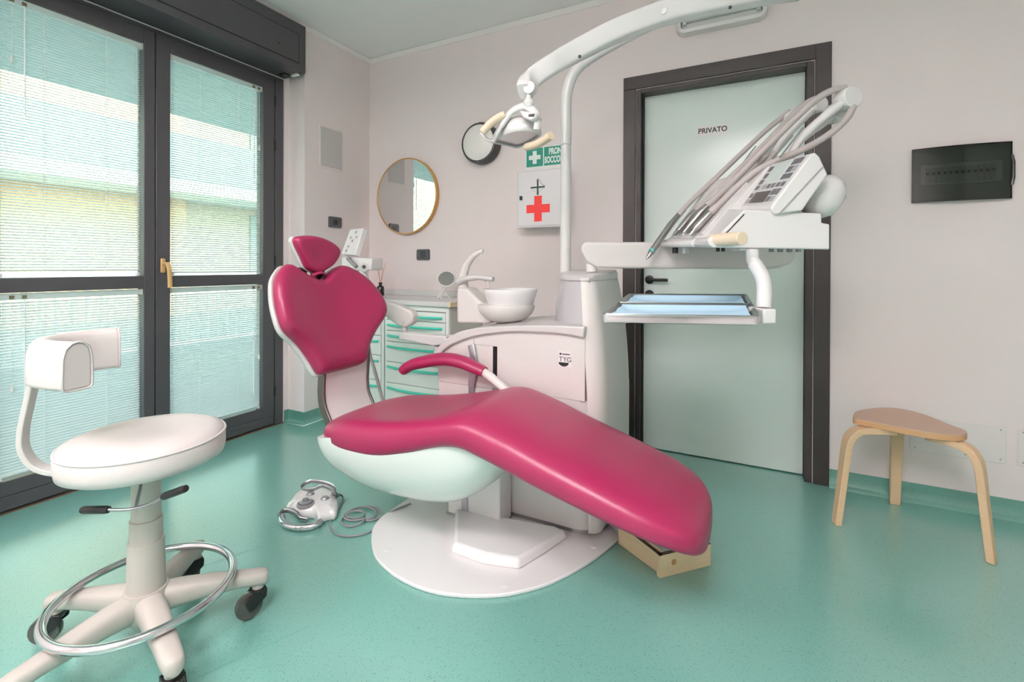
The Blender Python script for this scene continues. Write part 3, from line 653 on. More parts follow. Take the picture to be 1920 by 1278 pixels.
# keypad module
f0, f1, f2, f3 = D(1449, 386, 1.485), D(1524, 286, 1.485), D(1447, 307, 1.735), D(1388, 389, 1.735)   # near bottom, near top, far top, far bottom
kdir = (f1-f0).normalized(); kg = ((f3-f0)+(f2-f1)).normalized(); kn = kdir.cross(kg).normalized()
if kn.dot(RV) > 0: kn = -kn
def kring(b, o):      # side outline of the module, b = base on the face line
    e = (f1-f0) if b is f0 else (f2-f3)
    L = e.length; ed = e/L
    return [b-ed*.012-kn*.004, b-ed*.006+kn*.0, b+ed*.004+kn*.002, b+e-ed*.006+kn*.002, b+e+ed*.006-kn*.006, b+e+ed*.004-kn*.026, b+e-ed*.025-kn*.082, b+ed*.045-kn*.086, b-ed*.018-kn*.022]
km = build('keypad_module', MB().loft([kring(f0, 0), kring(f3, 0)]), WHITE, ic, bev=.006, seg=3)
build('module_seam', MB().prism([D(x, y, 1.483) for x, y in ((1462, 399), (1543, 312), (1544, 312.8), (1463.5, 399.5))], gd*.003), MIDG, km)
def kpt(u, v, h): return (f0*(1-u)+f3*u)*(1-v)+(f1*(1-u)+f2*u)*v+kn*h      # u from the near to the far edge, v upwards
def key(u0, u1, v0, v1, h=.0012):
    u0, u1 = 1-u1, 1-u0; f = lambda u: .06+.88*u; g_ = lambda v: .03+.94*v
    q = [(f(u0), g_(v0)), (f(u1), g_(v0)), (f(u1), g_(v1)), (f(u0), g_(v1))]
    return MB().loft([[kpt(u, v, .0015) for u, v in q], [kpt(u, v, .0025+h) for u, v in q]])
KEYM = mat('dark_grey_key', (.40, .40, .42), .4); FOIL = mat('keypad_foil', (.80, .80, .80), .35); LCD = mat('pale_lcd', (.84, .89, .87), .15); KEYL = mat('light_grey_key', (.62, .62, .64), .4)
build('keypad_foil', key(.0, 1, .0, 1, .0005), FOIL, km)
build('lcd_screen', key(.22, .66, .50, .95, .0018), LCD, km, bev=.0008)
build('status_display', key(.18, .70, .05, .30, .0018), mat('brown_display', (.33, .29, .28), .25), km, bev=.0008)
for u0, u1, v0, v1 in [(.84, .97, .84, .96), (.70, .82, .84, .96), (.84, .97, .68, .80), (.70, .82, .68, .80), (.84, .97, .53, .64), (.70, .82, .53, .64), (.04, .16, .80, .91), (.04, .16, .64, .75), (.04, .16, .50, .60), (.86, .96, .37, .46), (.72, .82, .37, .46), (.57, .67, .37, .46), (.43, .53, .37, .46), (.29, .39, .37, .46), (.04, .16, .37, .46), (.85, .97, .20, .32), (.73, .83, .20, .32), (.85, .97, .06, .16), (.73, .83, .06, .16), (.03, .14, .18, .28), (.03, .14, .05, .14)]:
    build('key', key(u0, u1, v0, v1, .0022), KEYM if random.random() < .65 else KEYL, km)
# rounded rear cover
rc = D(1541, 372, 1.60); rx = (RV*.6+UP*.8).normalized()
build('rear_cover', MB().lathe([(0, -.07), (.035, -.062), (.058, -.03), (.062, 0), (.058, .04), (.035, .075), (0, .085)], rc, rx, 28).xf(Matrix.Identity(4)), WHITE, ic, ang=70)
# knobs and bits under the console
for x, y, d_, r_, h_, m_ in ((1266, 467, 1.95, .012, .017, BLACK), (1285, 467, 1.93, .014, .018, WHITE), (1346, 468, 1.56, .006, .006, BLACK), (1356, 468, 1.56, .006, .006, BLACK), (1446, 469, 1.56, .008, .006, MIDG), (1463, 469, 1.56, .009, .006, MIDG), (1480, 469, 1.56, .009, .006, MIDG), (1497, 469, 1.56, .008, .006, MIDG)):
    p = D(x, y, d_); build('control_knob', MB().cyl(p+UP*.008, p-UP*h_, r_, n=14), m_, ic)
# whip arms that carry the hoses, each with a round roller head
for tx, ty, bx, by, d_, rr, lb in ((1588, 186, 1500, 262, 1.74, .040, 0), (1567, 212, 1478, 285, 1.80, .038, 0), (1530, 198, 1462, 270, 1.88, .032, 0), (1482, 222, 1438, 285, 1.96, .030, 0)):
    b_ = D(tx, ty, d_); a_ = D(bx, by, d_)
    wa = build('whip_arm', MB().tube(spline([D(bx-42, by+80, d_), D(bx-22, by+40, d_), a_, (a_+b_)*.5+UP*.008, b_], 5), [.012]*6+[.015]*5+[.0185]*5+[.0215]*5, 14, flat=(.85, 1.1)), WHITE, ic, ang=60)
    build('roller_head', MB().lathe([(0, -.030), (rr-.003, -.030), (rr, -.026), (rr, .020), (rr*.9, .026), (0, .028)], b_, gd, 28), WHITE, wa, bev=.002)
# arm and bracket for the trays
build('tray_arm', MB().cyl(D(1411, 467, 1.5), D(1411, 488, 1.5), .0195).tube(spline([D(1411, 486, 1.5), D(1417, 497, 1.49), D(1428, 516, 1.48), D(1433, 540, 1.47), D(1432, 577, 1.46)], 6), [.020]*5+[.0225]*20, 18), WHITE, ic, ang=50)
build('arm_mount', MB().obox(D(1399, 468, 1.54), RV*.037, FV*.03, UP*.004), GREYP, ic, bev=.002)
build('tray_bracket', MB().obox(D(1428, 590, 1.46), RV*.02, FV*.05, UP*.023), WHITE, ic, bev=.006, seg=3)

# ---- handpieces lying in the console, each with its own hose
STEELD = mat('handpiece_steel', (.66, .65, .64), .28, metal=.9); HOSE = mat('warm_grey_hose', (.71, .68, .67), .45); TEAL = mat('teal_ring', (.35, .75, .72), .4)
def handpiece(label, body, hose, dd, br, hr, tip, ring=False, thread=True):
    """body/hose: sight-line points with depth running from d0 to d1"""
    P0 = D(*body[0], dd[0])
    t = thing('dental_handpiece', label, 'dental handpiece', P0, 'handpieces resting on the instrument console')
    n_ = len(body); bpts = [D(x, y, dd[0]+(dd[1]-dd[0])*i/(n_-1)) for i, (x, y) in enumerate(body)]
    build('handpiece_body', MB().tube(bpts, br, 18), STEELD, t, ang=50)
    hpts = [D(x, y, z) for x, y, z in hose]
    build('hose', MB().tube(spline(hpts, 6), hr, 12), HOSE, t, ang=60)
    build('hose_collar', MB().tube([bpts[-1]-(bpts[-1]-bpts[-2])*.1, bpts[-1]+(hpts[1]-hpts[0]).normalized()*.028], [br[-1]*1.12, hr*1.15], 14), HOSE, t, ang=50)
    ax = (bpts[0]-bpts[1]).normalized()
    tp = MB(); q = P0
    if thread:
        for k in range(6): tp.tube([q+ax*(.0035*k), q+ax*(.0035*k+.0022)], tip*(1-.03*k), 12); tp.tube([q+ax*(.0035*k), q+ax*(.0035*k+.0036)], tip*.78, 12)
        tp.tube([q+ax*.02, q+ax*.024], tip*.7, 12)
    else: tp.tube([q-ax*.002, q+ax*.012, q+ax*.03, q+ax*.034], [tip, tip*.85, tip*.45, tip*.3], 14)
    build('tip', tp, STEEL, t)
    if ring: build('colour_ring', MB().tube([P0-ax*.014, P0-ax*.006], br[0]*1.12, 16), TEAL, t)
    return t
handpiece('steel syringe handpiece with teal ring hanging over the console edge', [(1220, 474), (1234, 454), (1258, 420), (1274, 401)], [(1274, 401, 2.0), (1300, 373, 2.0), (1345, 331, 1.99), (1395, 283, 1.98), (1440, 241, 1.97), (1468, 219, 1.965), (1482, 208, 1.96)], (1.95, 2.0), [.012, .0138, .0138, .011], .0105, .011, True, False)
handpiece('steel handpiece coupling next to the syringe with teal ring', [(1271, 433), (1279, 425), (1292, 410), (1306, 394)], [(1306, 394, 1.92), (1350, 351, 1.92), (1400, 304, 1.91), (1450, 254, 1.90), (1490, 212, 1.89), (1514, 192, 1.88), (1532, 184, 1.88)], (1.91, 1.92), [.0112, .0145, .0168, .0128], .0117, .010)
handpiece('steel handpiece coupling under the topmost grey hose', [(1290, 427), (1298, 418), (1313, 400), (1328, 385)], [(1328, 385, 1.85), (1375, 339, 1.84), (1430, 283, 1.80), (1485, 228, 1.77), (1530, 187, 1.75), (1560, 170, 1.74), (1586, 165, 1.74)], (1.86, 1.85), [.0115, .0155, .018, .0135], .0128, .0108)
handpiece('ribbed steel motor coupling nearest the keypad with looped hose', [(1302, 431), (1308, 424), (1318, 413), (1334, 397)], [(1334, 397, 1.79), (1375, 357, 1.78), (1410, 326, 1.76), (1450, 303, 1.74), (1500, 283, 1.72), (1550, 255, 1.71), (1586, 224, 1.71), (1600, 199, 1.72)], (1.80, 1.79), [.012, .0155, .016, .0138], .0124, .0098)
for a_, b_, d_ in (((1417, 274), (1386, 314), 1.96), ((1442, 273), (1420, 304), 1.88), ((1487, 254), (1449, 297), 1.74), ((1506, 239), (1462, 295), 1.72)):
    build('whip_rod', MB().tube([D(*a_, d_), D(*b_, d_-.01)], .0026, 8), STEEL, ic)
for off in (0, 1, 2):
    pa = spline([D(1335+22*off, 372-6*off, 1.96-.06*off), D(1362+22*off, 346-6*off, 1.96-.06*off), D(1390+22*off, 322-6*off, 1.95-.06*off), D(1430+12*off, 296-6*off, 1.93-.06*off)], 5)
    build('return_hose', MB().tube(pa, .0105, 10), HOSE, ic, ang=60)

# ---- two steel trays with blue paper liners
LINER = mat('pale_blue_paper', (.74, .87, .95), .7, bump=.2, bscale=30)
def tray(label, c4, lab2, zt):
    """c4: rim corners front-left, front-right, back-right, back-left"""
    a = [Vector(p) for p in c4]; cen = sum(a, Vector())/4
    t = thing('instrument_tray', label, 'tray', cen-UP*.03, 'steel trays under the console')
    def ring(s, h): return [cen+(p-cen)*s+UP*h for p in a]
    def rr(s, h):
        q = ring(s, h); out = []
        for i in range(4):
            p, pr, nx = q[i], q[i-1], q[(i+1) % 4]
            for k in range(5):
                u = (k/4); e = .018
                A = p+(pr-p).normalized()*e; B = p+(nx-p).normalized()*e
                out.append(A*(1-u)**2+p*2*u*(1-u)+B*u*u)
        return out
    build('tray_shell', MB().loft([rr(1, 0), rr(1.004, -.0015), rr(.985, -.004), rr(.93, -.024), rr(.91, -.026), rr(.0, -.026)], cap=False).loft([rr(1, .0), rr(.975, -.002), rr(.92, -.0225), rr(.0, -.0235)], cap=False), STEEL, t, ang=50)
    # steel lip around the base, seen on the near edge
    build('base_lip', MB().loft([rr(1.0, -.002), rr(1.012, -.004), rr(1.006, -.026), rr(.96, -.029), rr(.0, -.0285)], cap=False), CHROME, t, ang=40)
    q = [cen+(p-cen)*.90-UP*.0215 for p in a]; n = 14; vs = []; fs = []
    for i in range(n+1):
        for j in range(n+1):
            u, v = i/n, j/n
            p = (q[0]*(1-u)+q[1]*u)*(1-v)+(q[3]*(1-u)+q[2]*u)*v
            edge = max(abs(u-.5), abs(v-.5))*2
            vs.append(p+UP*(.002+.014*max(0, edge-.82)/.18+.0035*math.sin(7*u+3*v)*(1-edge)+.002*math.sin(13*v)))
    for i in range(n):
        for j in range(n): fs.append((i*(n+1)+j, (i+1)*(n+1)+j, (i+1)*(n+1)+j+1, i*(n+1)+j+1))
    single('paper_liner', MB().add(vs, fs), LINER, lab2, 'paper', 'blue paper liners in the trays', ang=80)
tray('near steel tray on the front of the tray arm', [D(1129, 587, 1.35), D(1424, 591, 1.31), D(1411, 569, 1.57), D(1156, 567, 1.60)], 'blue paper liner in the near steel tray', 0)
tray('far steel tray behind the near one below the door handle', [D(1158, 566.0, 1.62), D(1411, 568, 1.585), D(1400, 551, 1.83), D(1179, 550, 1.86)], 'blue paper liner in the far steel tray', 0)

# ================================================================== ASSISTANT ARM behind the backrest
aa = thing('assistant_arm', 'white jointed assistant arm with keypad panel behind the pink backrest', 'assistant arm', PY(757, 618, 1.95))
build('lower_arm', MB().prism([PY(747, 622, 1.92), PY(813, 629, 1.92), PY(836, 630, 1.92), PY(836, 645, 1.92), PY(812, 649, 1.92), PY(747, 636, 1.92)], (0, .07, 0)), WHITE, aa, bev=.008, seg=3)
build('arm_socket', MB().cyl(PY(824, 648, 1.955), PY(824, 668, 1.955), .028), GREYP, aa)
build('elbow', MB().cyl(PY(759, 622, 1.955), PY(759, 612, 1.955), .016), GREYP, aa)
build('upper_arm', MB().prism([PY(x, y, 1.93) for x, y in ((700, 558), (728, 566), (745, 571), (768, 582), (774, 592), (772, 605), (760, 614), (747, 612), (733, 602), (700, 580))], (0, .055, 0)), OFFW, aa, bev=.012, seg=3)
build('arm_pin', MB().lathe([(0, 0), (.011, 0), (.010, .003), (0, .004)], PY(755, 603, 1.93), (0, -1, 0), 18), OFFW, aa)
build('rear_link', MB().tube([PY(715, 568, 1.96), PY(690, 545, 2.0), PY(680, 508, 2.03)], .022, 12), OFFW, aa)
hb_ = build('holder_head', MB().prism([PY(x, y, 2.0) for x, y in ((640, 481), (697, 484), (696, 506), (640, 508))], (0, .09, 0)), WHITE, aa, bev=.006, seg=2)
build('holder_hole', MB().lathe([(0, 0), (.026, 0), (.026, .004), (.016, .006), (0, .004)], PY(683, 501, 1.998), (.2, -1, -.1), 20), GREYP, hb_)
build('holder_hole_core', MB().lathe([(0, 0), (.012, 0), (.010, .008), (0, .006)], PY(683, 500, 1.994), (.2, -1, -.1), 16), mat('dark_rubber_core', (.25, .28, .28), .5), hb_)
build('suction_tip', MB().cyl(PY(652, 484, 1.985), PY(668, 500, 1.985), .011).cyl(PY(653, 483, 1.984), PY(655, 486, 1.984), .012), MIDG, hb_)
q0 = [PY(656, 429, 2.06), PY(681.5, 427, 2.06), PY(665, 478, 2.0), PY(639, 476, 2.0)]
pn = (q0[1]-q0[0]).cross(q0[3]-q0[0]).normalized()
if pn.y < 0: pn = -pn
kp = build('keypad_panel', MB().prism(q0, pn*.028+RV*.012), WHITE, aa, bev=.005, seg=2)
for u, v in ((.55, .15), (.30, .36), (.72, .34), (.5, .48), (.35, .70), (.30, .86)):
    c_ = q0[0]*(1-u)*(1-v)+q0[1]*u*(1-v)+q0[3]*(1-u)*v+q0[2]*u*v
    ux = (q0[1]-q0[0]).normalized(); vx = (q0[3]-q0[0]).normalized()
    build('panel_button', MB().obox(c_-pn*.0005, ux*.009, vx*.011, pn*.001), FOIL, kp)
    build('button_icon', MB().obox(c_-pn*.0015+ux*.001, ux*.003, vx*.006, pn*.001), KEYM, kp)
build('suction_hose', MB().tube(spline([PY(690, 600, 2.05), PY(692, 655, 2.02), PY(704, 700, 2.0), PY(716, 745, 2.0), PY(728, 790, 1.98)], 5), .0095, 12), HOSE, aa, ang=60)
build('suction_hose', MB().tube(spline([PY(670, 620, 2.06), PY(670, 680, 2.06), PY(677, 715, 2.06), PY(686, 752, 2.06), PY(698, 800, 2.02)], 5), .0095, 12), HOSE, aa, ang=60)

# ================================================================== CABINETS, COUNTER
CABW = mat('cabinet_pale_enamel', (.965, .975, .965), .3); CABS = mat('cabinet_side_grey', (.80, .81, .78), .4); TEALH = mat('turquoise_handle', (.28, .83, .74), .35)
CFY = 2.37
def cabinet(label, x0, x1, zs, side_m, hz):
    t = thing('drawer_cabinet', label, 'cabinet', ((x0+x1)/2, 2.57, 0), 'drawer cabinets under the counter')
    build('carcass', MB().box(x0, x1, CFY+.019, YB-.004, .10, .834).box(x0+.02, x1-.02, CFY+.05, YB-.01, 0, .10), side_m, t, bev=.002)
    build('face_frame', MB().box(x0, x0+.016, CFY, CFY+.02, .10, .834).box(x1-.022, x1, CFY, CFY+.02, .10, .834).box(x0+.016, x1-.022, CFY, CFY+.02, .802, .834), CABW, t, bev=.001)
    for i in range(len(zs)-1):
        a, b = zs[i+1], zs[i]
        dw = build('drawer_front', MB().box(x0+.018, x1-.024, CFY-.004, CFY+.016, a+.0022, b-.0022), CABW, t, bev=.002)
        h = b-hz[i]; hx0, hx1 = x0+.028, x1-.045
        pts = [Vector((hx0+(hx1-hx0)*k/14, CFY-.006-.030*math.sin(math.pi*k/14)**.8, h-.0)) for k in range(15)]
        build('handle', MB().tube(pts, .0095, 8, flat=(.8, 1)), TEALH, dw, ang=60)
    return t
cabinet('white drawer cabinet with six turquoise bow handles next to the dental unit', -2.205, -1.690, [.797, .734, .661, .589, .454, .316, .105], CABS, [.034, .036, .034, .034, .034, .034])
cabinet('white drawer cabinet in the corner mostly hidden by the pink backrest', -2.742, -2.215, [.797, .621, .488, .32, .105], CABW, [.04, .04, .04, .04])
wt = thing('countertop', 'white countertop with cream cut end and low backsplash', 'countertop', (-2.2, 2.56, .836))
build('worktop', MB().box(-2.746, -1.676, 2.345, YB-.002, .836, .866), WHITE, wt, bev=.005, seg=3)
build('cut_end', MB().box(-1.677, -1.663, 2.349, YB-.002, .8365, .8655), mat('cream_edge_band', (.90, .83, .68), .5), wt, bev=.001)
build('backsplash', MB().box(-2.746, -1.66, YB-.018, YB-.001, .866, .907), WHITE, wt, bev=.003)
# reed diffuser
dx, dy = -2.485, 2.62
df = thing('reed_diffuser', 'small dark glass reed diffuser bottle on the counter by the corner', 'reed diffuser', (dx, dy, .866))
build('bottle', MB().lathe([(0, .8665), (.026, .8665), (.028, .872), (.028, .928), (.022, .938), (.012, .942), (.012, .956), (.014, .957), (.014, .966), (0, .966)], (dx, dy, 0), n=24), mat('dark_glass_bottle', (.09, .08, .11), .15, coat=.5), df, ang=45)
build('bottle_label', MB().box(dx-.012, dx+.014, dy-.0292, dy-.0275, .885, .915), mat('bottle_label_grey', (.62, .61, .64), .5), df)
for ax_, ay_ in ((-.030, .0), (-.010, -.01), (.012, .012), (.045, .0)):
    build('reed', MB().cyl((dx, dy, .95), (dx+ax_*1.1, dy+ay_, 1.06+abs(ax_)*1.2), .0016, n=6), mat('reed_tan', (.80, .56, .36), .6), df)
# small make-up mirror on a wire tripod
mp_ = PY(837, 523, 2.56); mn = Vector((.45, -.72, .52)).normalized()
mm = thing('cosmetic_mirror', 'small round white cosmetic mirror on legs on the counter', 'cosmetic mirror', (mp_.x, 2.56, .866))
build('rim', MB().lathe([(0, -.014), (.05, -.014), (.062, -.008), (.065, .002), (.062, .006), (.053, .007), (.0, .004)], mp_, mn, 36), WHITE, mm, ang=45)
build('mirror', MB().lathe([(0, .0055), (.053, .0055), (.053, .0075), (0, .0075)], mp_, mn, 36), mat('dim_mirror', (.70, .69, .68), .12, metal=.85), mm)
ft = Vector((mp_.x-.045, 2.53, .868))
build('stem', MB().tube([mp_-mn*.006-UP*.045, mp_-UP*.075-RV*.022, ft+UP*.006], [.013, .010, .009], 12), WHITE, mm)
for e in ((.045, .03), (.02, .09), (-.01, .0)):
    build('leg', MB().tube([mp_-UP*.072-RV*.02, Vector((ft.x+e[0]+.03, ft.y+e[1], .869))], .0025, 8), WHITE, mm)

# ================================================================== THINGS ON THE WALLS
mc_ = (-2.352, YB, 1.613)
rm = thing('round_wall_mirror', 'round wall mirror with a thin gold frame above the counter', 'mirror', mc_)
build('rim', MB().lathe([(.274, 0), (.287, 0), (.287, .034), (.285, .036), (.2795, .036), (.2775, .034), (.2775, .003), (.274, .002)], mc_, (0, -1, 0), 64, cap=False), GOLD, rm, ang=40)
build('mirror', MB().lathe([(0, .028), (.2775, .028), (.2775, .032), (0, .032)], mc_, (0, -1, 0), 64), MIRROR, rm, ang=40)
build('backing', MB().lathe([(0, .001), (.275, .001), (.275, .003), (0, .003)], mc_, (0, -1, 0), 48), GOLD, rm)
bc = PY(897, 267, 2.70); bc.y = YB
bk = thing('bulkhead_lamp', 'round frosted wall lamp with dark rim behind the operating lamp', 'wall lamp', bc)
build('body', MB().lathe([(0, 0), (.136, 0), (.140, .01), (.140, .065), (.134, .078), (.122, .082), (.120, .07), (0, .07)], bc, (0, -1, 0), 48), mat('dark_grey_lamp_body', (.25, .245, .25), .45), bk, ang=35)
build('frosted_glass', MB().lathe([(.121, .072), (.121, .08), (.10, .092), (.07, .102), (.035, .107), (0, .108)], bc, (0, -1, 0), 48), mat('frosted_glass', (.95, .935, .92), .3, coat=.4), bk, ang=60)
for s in (-1, 1): build('rim_screw', MB().lathe([(0, .08), (.004, .08), (.003, .084), (0, .084)], bc+UP*(.13*s), (0, -1, 0), 10), STEEL, bk)
# first-aid cabinet
FX0, FX1, FZ0, FZ1, FY = -1.369, -1.045, 1.334, 1.700, 2.65
fa = thing('first_aid_cabinet', 'white metal first aid cabinet with a red cross on its door', 'first aid cabinet', ((FX0+FX1)/2, YB, FZ0))
ENAM = mat('white_cabinet_enamel', (.90, .89, .895), .3)
build('box_shell', MB().box(FX0, FX1, FY+.004, YB-.001, FZ0, FZ1), ENAM, fa, bev=.002)
fd = build('door', MB().box(FX0+.014, FX1-.014, FY-.002, FY+.006, FZ0+.010, FZ1-.014), ENAM, fa, bev=.0015)
build('face_rim', MB().box(FX0, FX0+.0125, FY, FY+.006, FZ0, FZ1).box(FX1-.0125, FX1, FY, FY+.006, FZ0, FZ1).box(FX0+.0125, FX1-.0125, FY, FY+.006, FZ1-.0125, FZ1).box(FX0+.0125, FX1-.0125, FY, FY+.006, FZ0, FZ0+.0085), ENAM, fa)
RED = mat('red_cross_vinyl', (.93, .19, .18), .4); DGREEN = mat('dark_green_print', (.10, .24, .22), .5)
ccx, ccz = PY(1009, 391, FY).x, PY(1009, 391, FY).z
build('red_cross', MB().prism([(ccx+a, FY-.0028, ccz+b) for a, b in ((-.026, -.080), (.026, -.080), (.026, -.026), (.080, -.026), (.080, .026), (.026, .026), (.026, .080), (-.026, .080), (-.026, .026), (-.080, .026), (-.080, -.026), (-.026, -.026))], (0, .001, 0)), RED, fd)
gx, gz = PY(1008.5, 351, FY).x, PY(1008.5, 351, FY).z
build('green_emblem', MB().prism([(gx+a, FY-.0028, gz+b) for a, b in ((-.0055, -.048), (.0055, -.048), (.0055, -.005), (.048, -.005), (.048, .005), (.0055, .005), (.0055, .050), (-.0055, .050), (-.0055, .005), (-.048, .005), (-.048, -.005), (-.0055, -.005))], (0, .001, 0)), DGREEN, fd)
for k in range(6):
    a = k/5; p = (gx+.008+.036*a, FY-.0028, gz+.044*(1-a)**1.6+.007)
    build('emblem_dot', MB().box(p[0]-.0025, p[0]+.0025, p[1], p[1]+.001, p[2]-.0025, p[2]+.0025), DGREEN, fd)
build('emblem_curve', MB().tube(spline([(gx+.046, FY-.0025, gz-.008), (gx+.020, FY-.0025, gz-.018), (gx+.006, FY-.0025, gz-.044)], 6), .0006, 5).tube(spline([(gx-.046, FY-.0025, gz-.012), (gx-.02, FY-.0025, gz-.022), (gx-.008, FY-.0025, gz-.04)], 6), .0006, 5), DGREEN, fd)['kind'] = 'stuff'
build('door_gap', MB().box(FX0+.0125, FX0+.0142, FY-.0006, FY+.003, FZ0+.0085, FZ1-.0125).box(FX1-.0142, FX1-.0125, FY-.0006, FY+.003, FZ0+.0085, FZ1-.0125).box(FX0+.0125, FX1-.0125, FY-.0006, FY+.003, FZ0+.0085, FZ0+.010).box(FX0+.0125, FX1-.0125, FY-.0006, FY+.003, FZ1-.0142, FZ1-.0125), MIDG, fa)['kind'] = 'stuff'
lk = build('lock', MB().box(FX0+.026, FX0+.046, FY-.007, FY, 1.508, 1.535), BLACK, fd, bev=.003)
build('hinge_plate', MB().box(-1.145, -1.105, FY-.0035, FY-.002, 1.645, 1.660), ENAM, fd, bev=.001)
# first-aid sign
sg = thing('first_aid_sign', 'green first aid sign with white cross and white lettering', 'sign', (-1.2, YB, 1.74))
SGREEN = mat('sign_green', (.04, .55, .46), .4); SWHITE = mat('sign_white', (.93, .95, .94), .4)
build('backing', MB().box(-1.362, -1.050, YB-.003, YB-.0005, 1.722, 1.866), SWHITE, sg)
build('cross_field', MB().box(-1.356, -1.236, YB-.0036, YB-.0028, 1.742, 1.862), SGREEN, sg)
build('text_field', MB().box(-1.229, -1.054, YB-.0036, YB-.0028, 1.742, 1.862), SGREEN, sg)
cxx, czz = -1.296, 1.802
build('white_cross', MB().prism([(cxx+a, YB-.0042, czz+b) for a, b in ((-.014, -.042), (.014, -.042), (.014, -.014), (.042, -.014), (.042, .014), (.014, .014), (.014, .042), (-.014, .042), (-.014, .014), (-.042, .014), (-.042, -.014), (-.014, -.014))], (0, .0007, 0)), SWHITE, sg)
text('lettering', 'PRONTO', .054, SWHITE, (-1.127, YB-.0038, 1.829), (1, 0, 0), (0, 0, 1), sg, .0003, bold=.0024, width=.136)
text('lettering', 'SOCCORSO', .056, SWHITE, (-1.1415, YB-.0038, 1.776), (1, 0, 0), (0, 0, 1), sg, .0003, bold=.0024, width=.168)
# switches and sockets
def plate(nm, label, cat, c, w, h, nrm, inner, cells=1):
    c = Vector(c); nrm = Vector(nrm); ux = Vector((-nrm.y, nrm.x, 0)); t = thing(nm, label, cat, c, None)
    pl = rrect(w, h, .012)
    build('cover_frame', MB().loft([[c+ux*a*s+UP*b*s+nrm*e for a, b in pl] for s, e in ((1, .0005), (1, .006), (.94, .011), (.85, .0105))]), mat('dark_grey_bezel', (.30, .305, .32), .35), t, ang=50)
    for i in range(cells):
        cc = c+ux*((i-(cells-1)/2)*.024)
        build(inner, MB().obox(cc+nrm*.0112, ux*(.0112 if cells > 1 else .020), UP*h*.27, nrm*.002), mat('charcoal_insert', (.17, .175, .19), .35), t, bev=.0015)
        if inner == 'socket_module': build('socket_hole', MB().lathe([(0, 0), (.008, 0), (.0075, .0012), (0, .0012)], cc+nrm*.0133, nrm, 16), DKGAP, t)
        if inner == 'button_module':
            for r_ in range(3):
                for c_ in (-1, 0, 1): build('button', MB().obox(cc+ux*(c_*.0065)+UP*((r_-1)*.0125)+nrm*.0135, ux*.0025, UP*.0045, nrm*.001), mat('soft_grey_button', (.33, .34, .35), .4), t)
    return t
plate('wall_socket', 'dark grey socket plate on the wall beside the window', 'socket', (XL, 2.432, 1.405), .118, .080, (1, 0, 0), 'socket_module')
plate('wall_control', 'dark grey wall keypad plate under the round mirror', 'wall control', (-2.209, YB, 1.172), .120, .082, (0, -1, 0), 'button_module', 2)
plate('light_switch', 'dark grey light switch between tower and door frame', 'light switch', (-.826, YB, 1.031), .120, .082, (0, -1, 0), 'rocker', 2)
# flush loudspeaker grille on the left wall
gr_ = thing('wall_speaker', 'flat grey flush speaker grille on the wall by the corner', 'speaker', (XL, 2.397, 1.935))
build('mounting_frame', MB().box(XL, XL+.004, 2.292, 2.502, 1.782, 2.088), WALL, gr_, bev=.002)
build('grille', MB().box(XL+.003, XL+.007, 2.304, 2.490, 1.797, 2.074), mat('grey_speaker_cloth', (.80, .785, .78), .7, bump=.4, bscale=900), gr_, bev=.001)
build('badge', MB().box(XL+.0065, XL+.008, 2.388, 2.408, 1.818, 1.826), WHITE, gr_, bev=.001)
# fuse box with smoked convex cover
fz = thing('fuse_box', 'smoked dark fuse box cover on the wall above the wooden stool', 'fuse box', (.816, YB, 1.39))
fx0, fx1, fz0, fz1 = .647, .986, 1.392, 1.638
build('back_plate', MB().box(fx0+.004, fx1-.004, YB-.004, YB-.0005, fz0+.004, fz1-.004), mat('fuse_back_grey', (.55, .56, .55), .6), fz)
build('breaker_rail', MB().box(fx0+.03, fx1-.03, YB-.016, YB-.004, 1.468, 1.562), mat('breaker_grey', (.72, .72, .70), .5), fz, bev=.002)
for k in range(12):
    x = fx0+.052+k*.0205
    br_ = build('breaker', MB().box(x-.009, x+.009, YB-.022, YB-.016, 1.478, 1.545), mat('breaker_body', (.62, .63, .62), .5), fz)
    build('breaker_switch', MB().box(x-.005, x+.005, YB-.027, YB-.022, 1.512, 1.526), BLACK, br_)
n = 16; rg = []
for k in range(n+1):
    x = fx0+(fx1-fx0)*k/n; bl = .016+.020*(1-(2*k/n-1)**2)
    rg.append([(x, YB-bl, fz0), (x, YB-bl, fz1), (x, YB-bl+.003, fz1), (x, YB-bl+.003, fz0)])
build('smoked_cover', MB().loft(rg), SMOKE, fz, ang=50)
SIDE = mat('smoked_edge', (.09, .10, .095), .2)
for zz in (fz0, fz1-.0025):
    r2 = []
    for k in range(n+1):
        x = fx0+(fx1-fx0)*k/n; bl = .015+.020*(1-(2*k/n-1)**2)
        r2.append([(x, YB-bl, zz), (x, YB-.001, zz), (x, YB-.001, zz+.0025), (x, YB-bl, zz+.0025)])
    build('cover_edge', MB().loft(r2), SIDE, fz)
build('cover_edge', MB().box(fx0, fx0+.0025, YB-.015, YB-.001, fz0, fz1), SIDE, fz); build('cover_edge', MB().box(fx1-.0025, fx1, YB-.015, YB-.001, fz0, fz1), SIDE, fz)
build('finger_tab', MB().tube([(fx1-.001, YB-.012, 1.45), (fx1+.005, YB-.012, 1.48), (fx1+.005, YB-.012, 1.55), (fx1-.001, YB-.012, 1.58)], .006, 8), SIDE, fz)
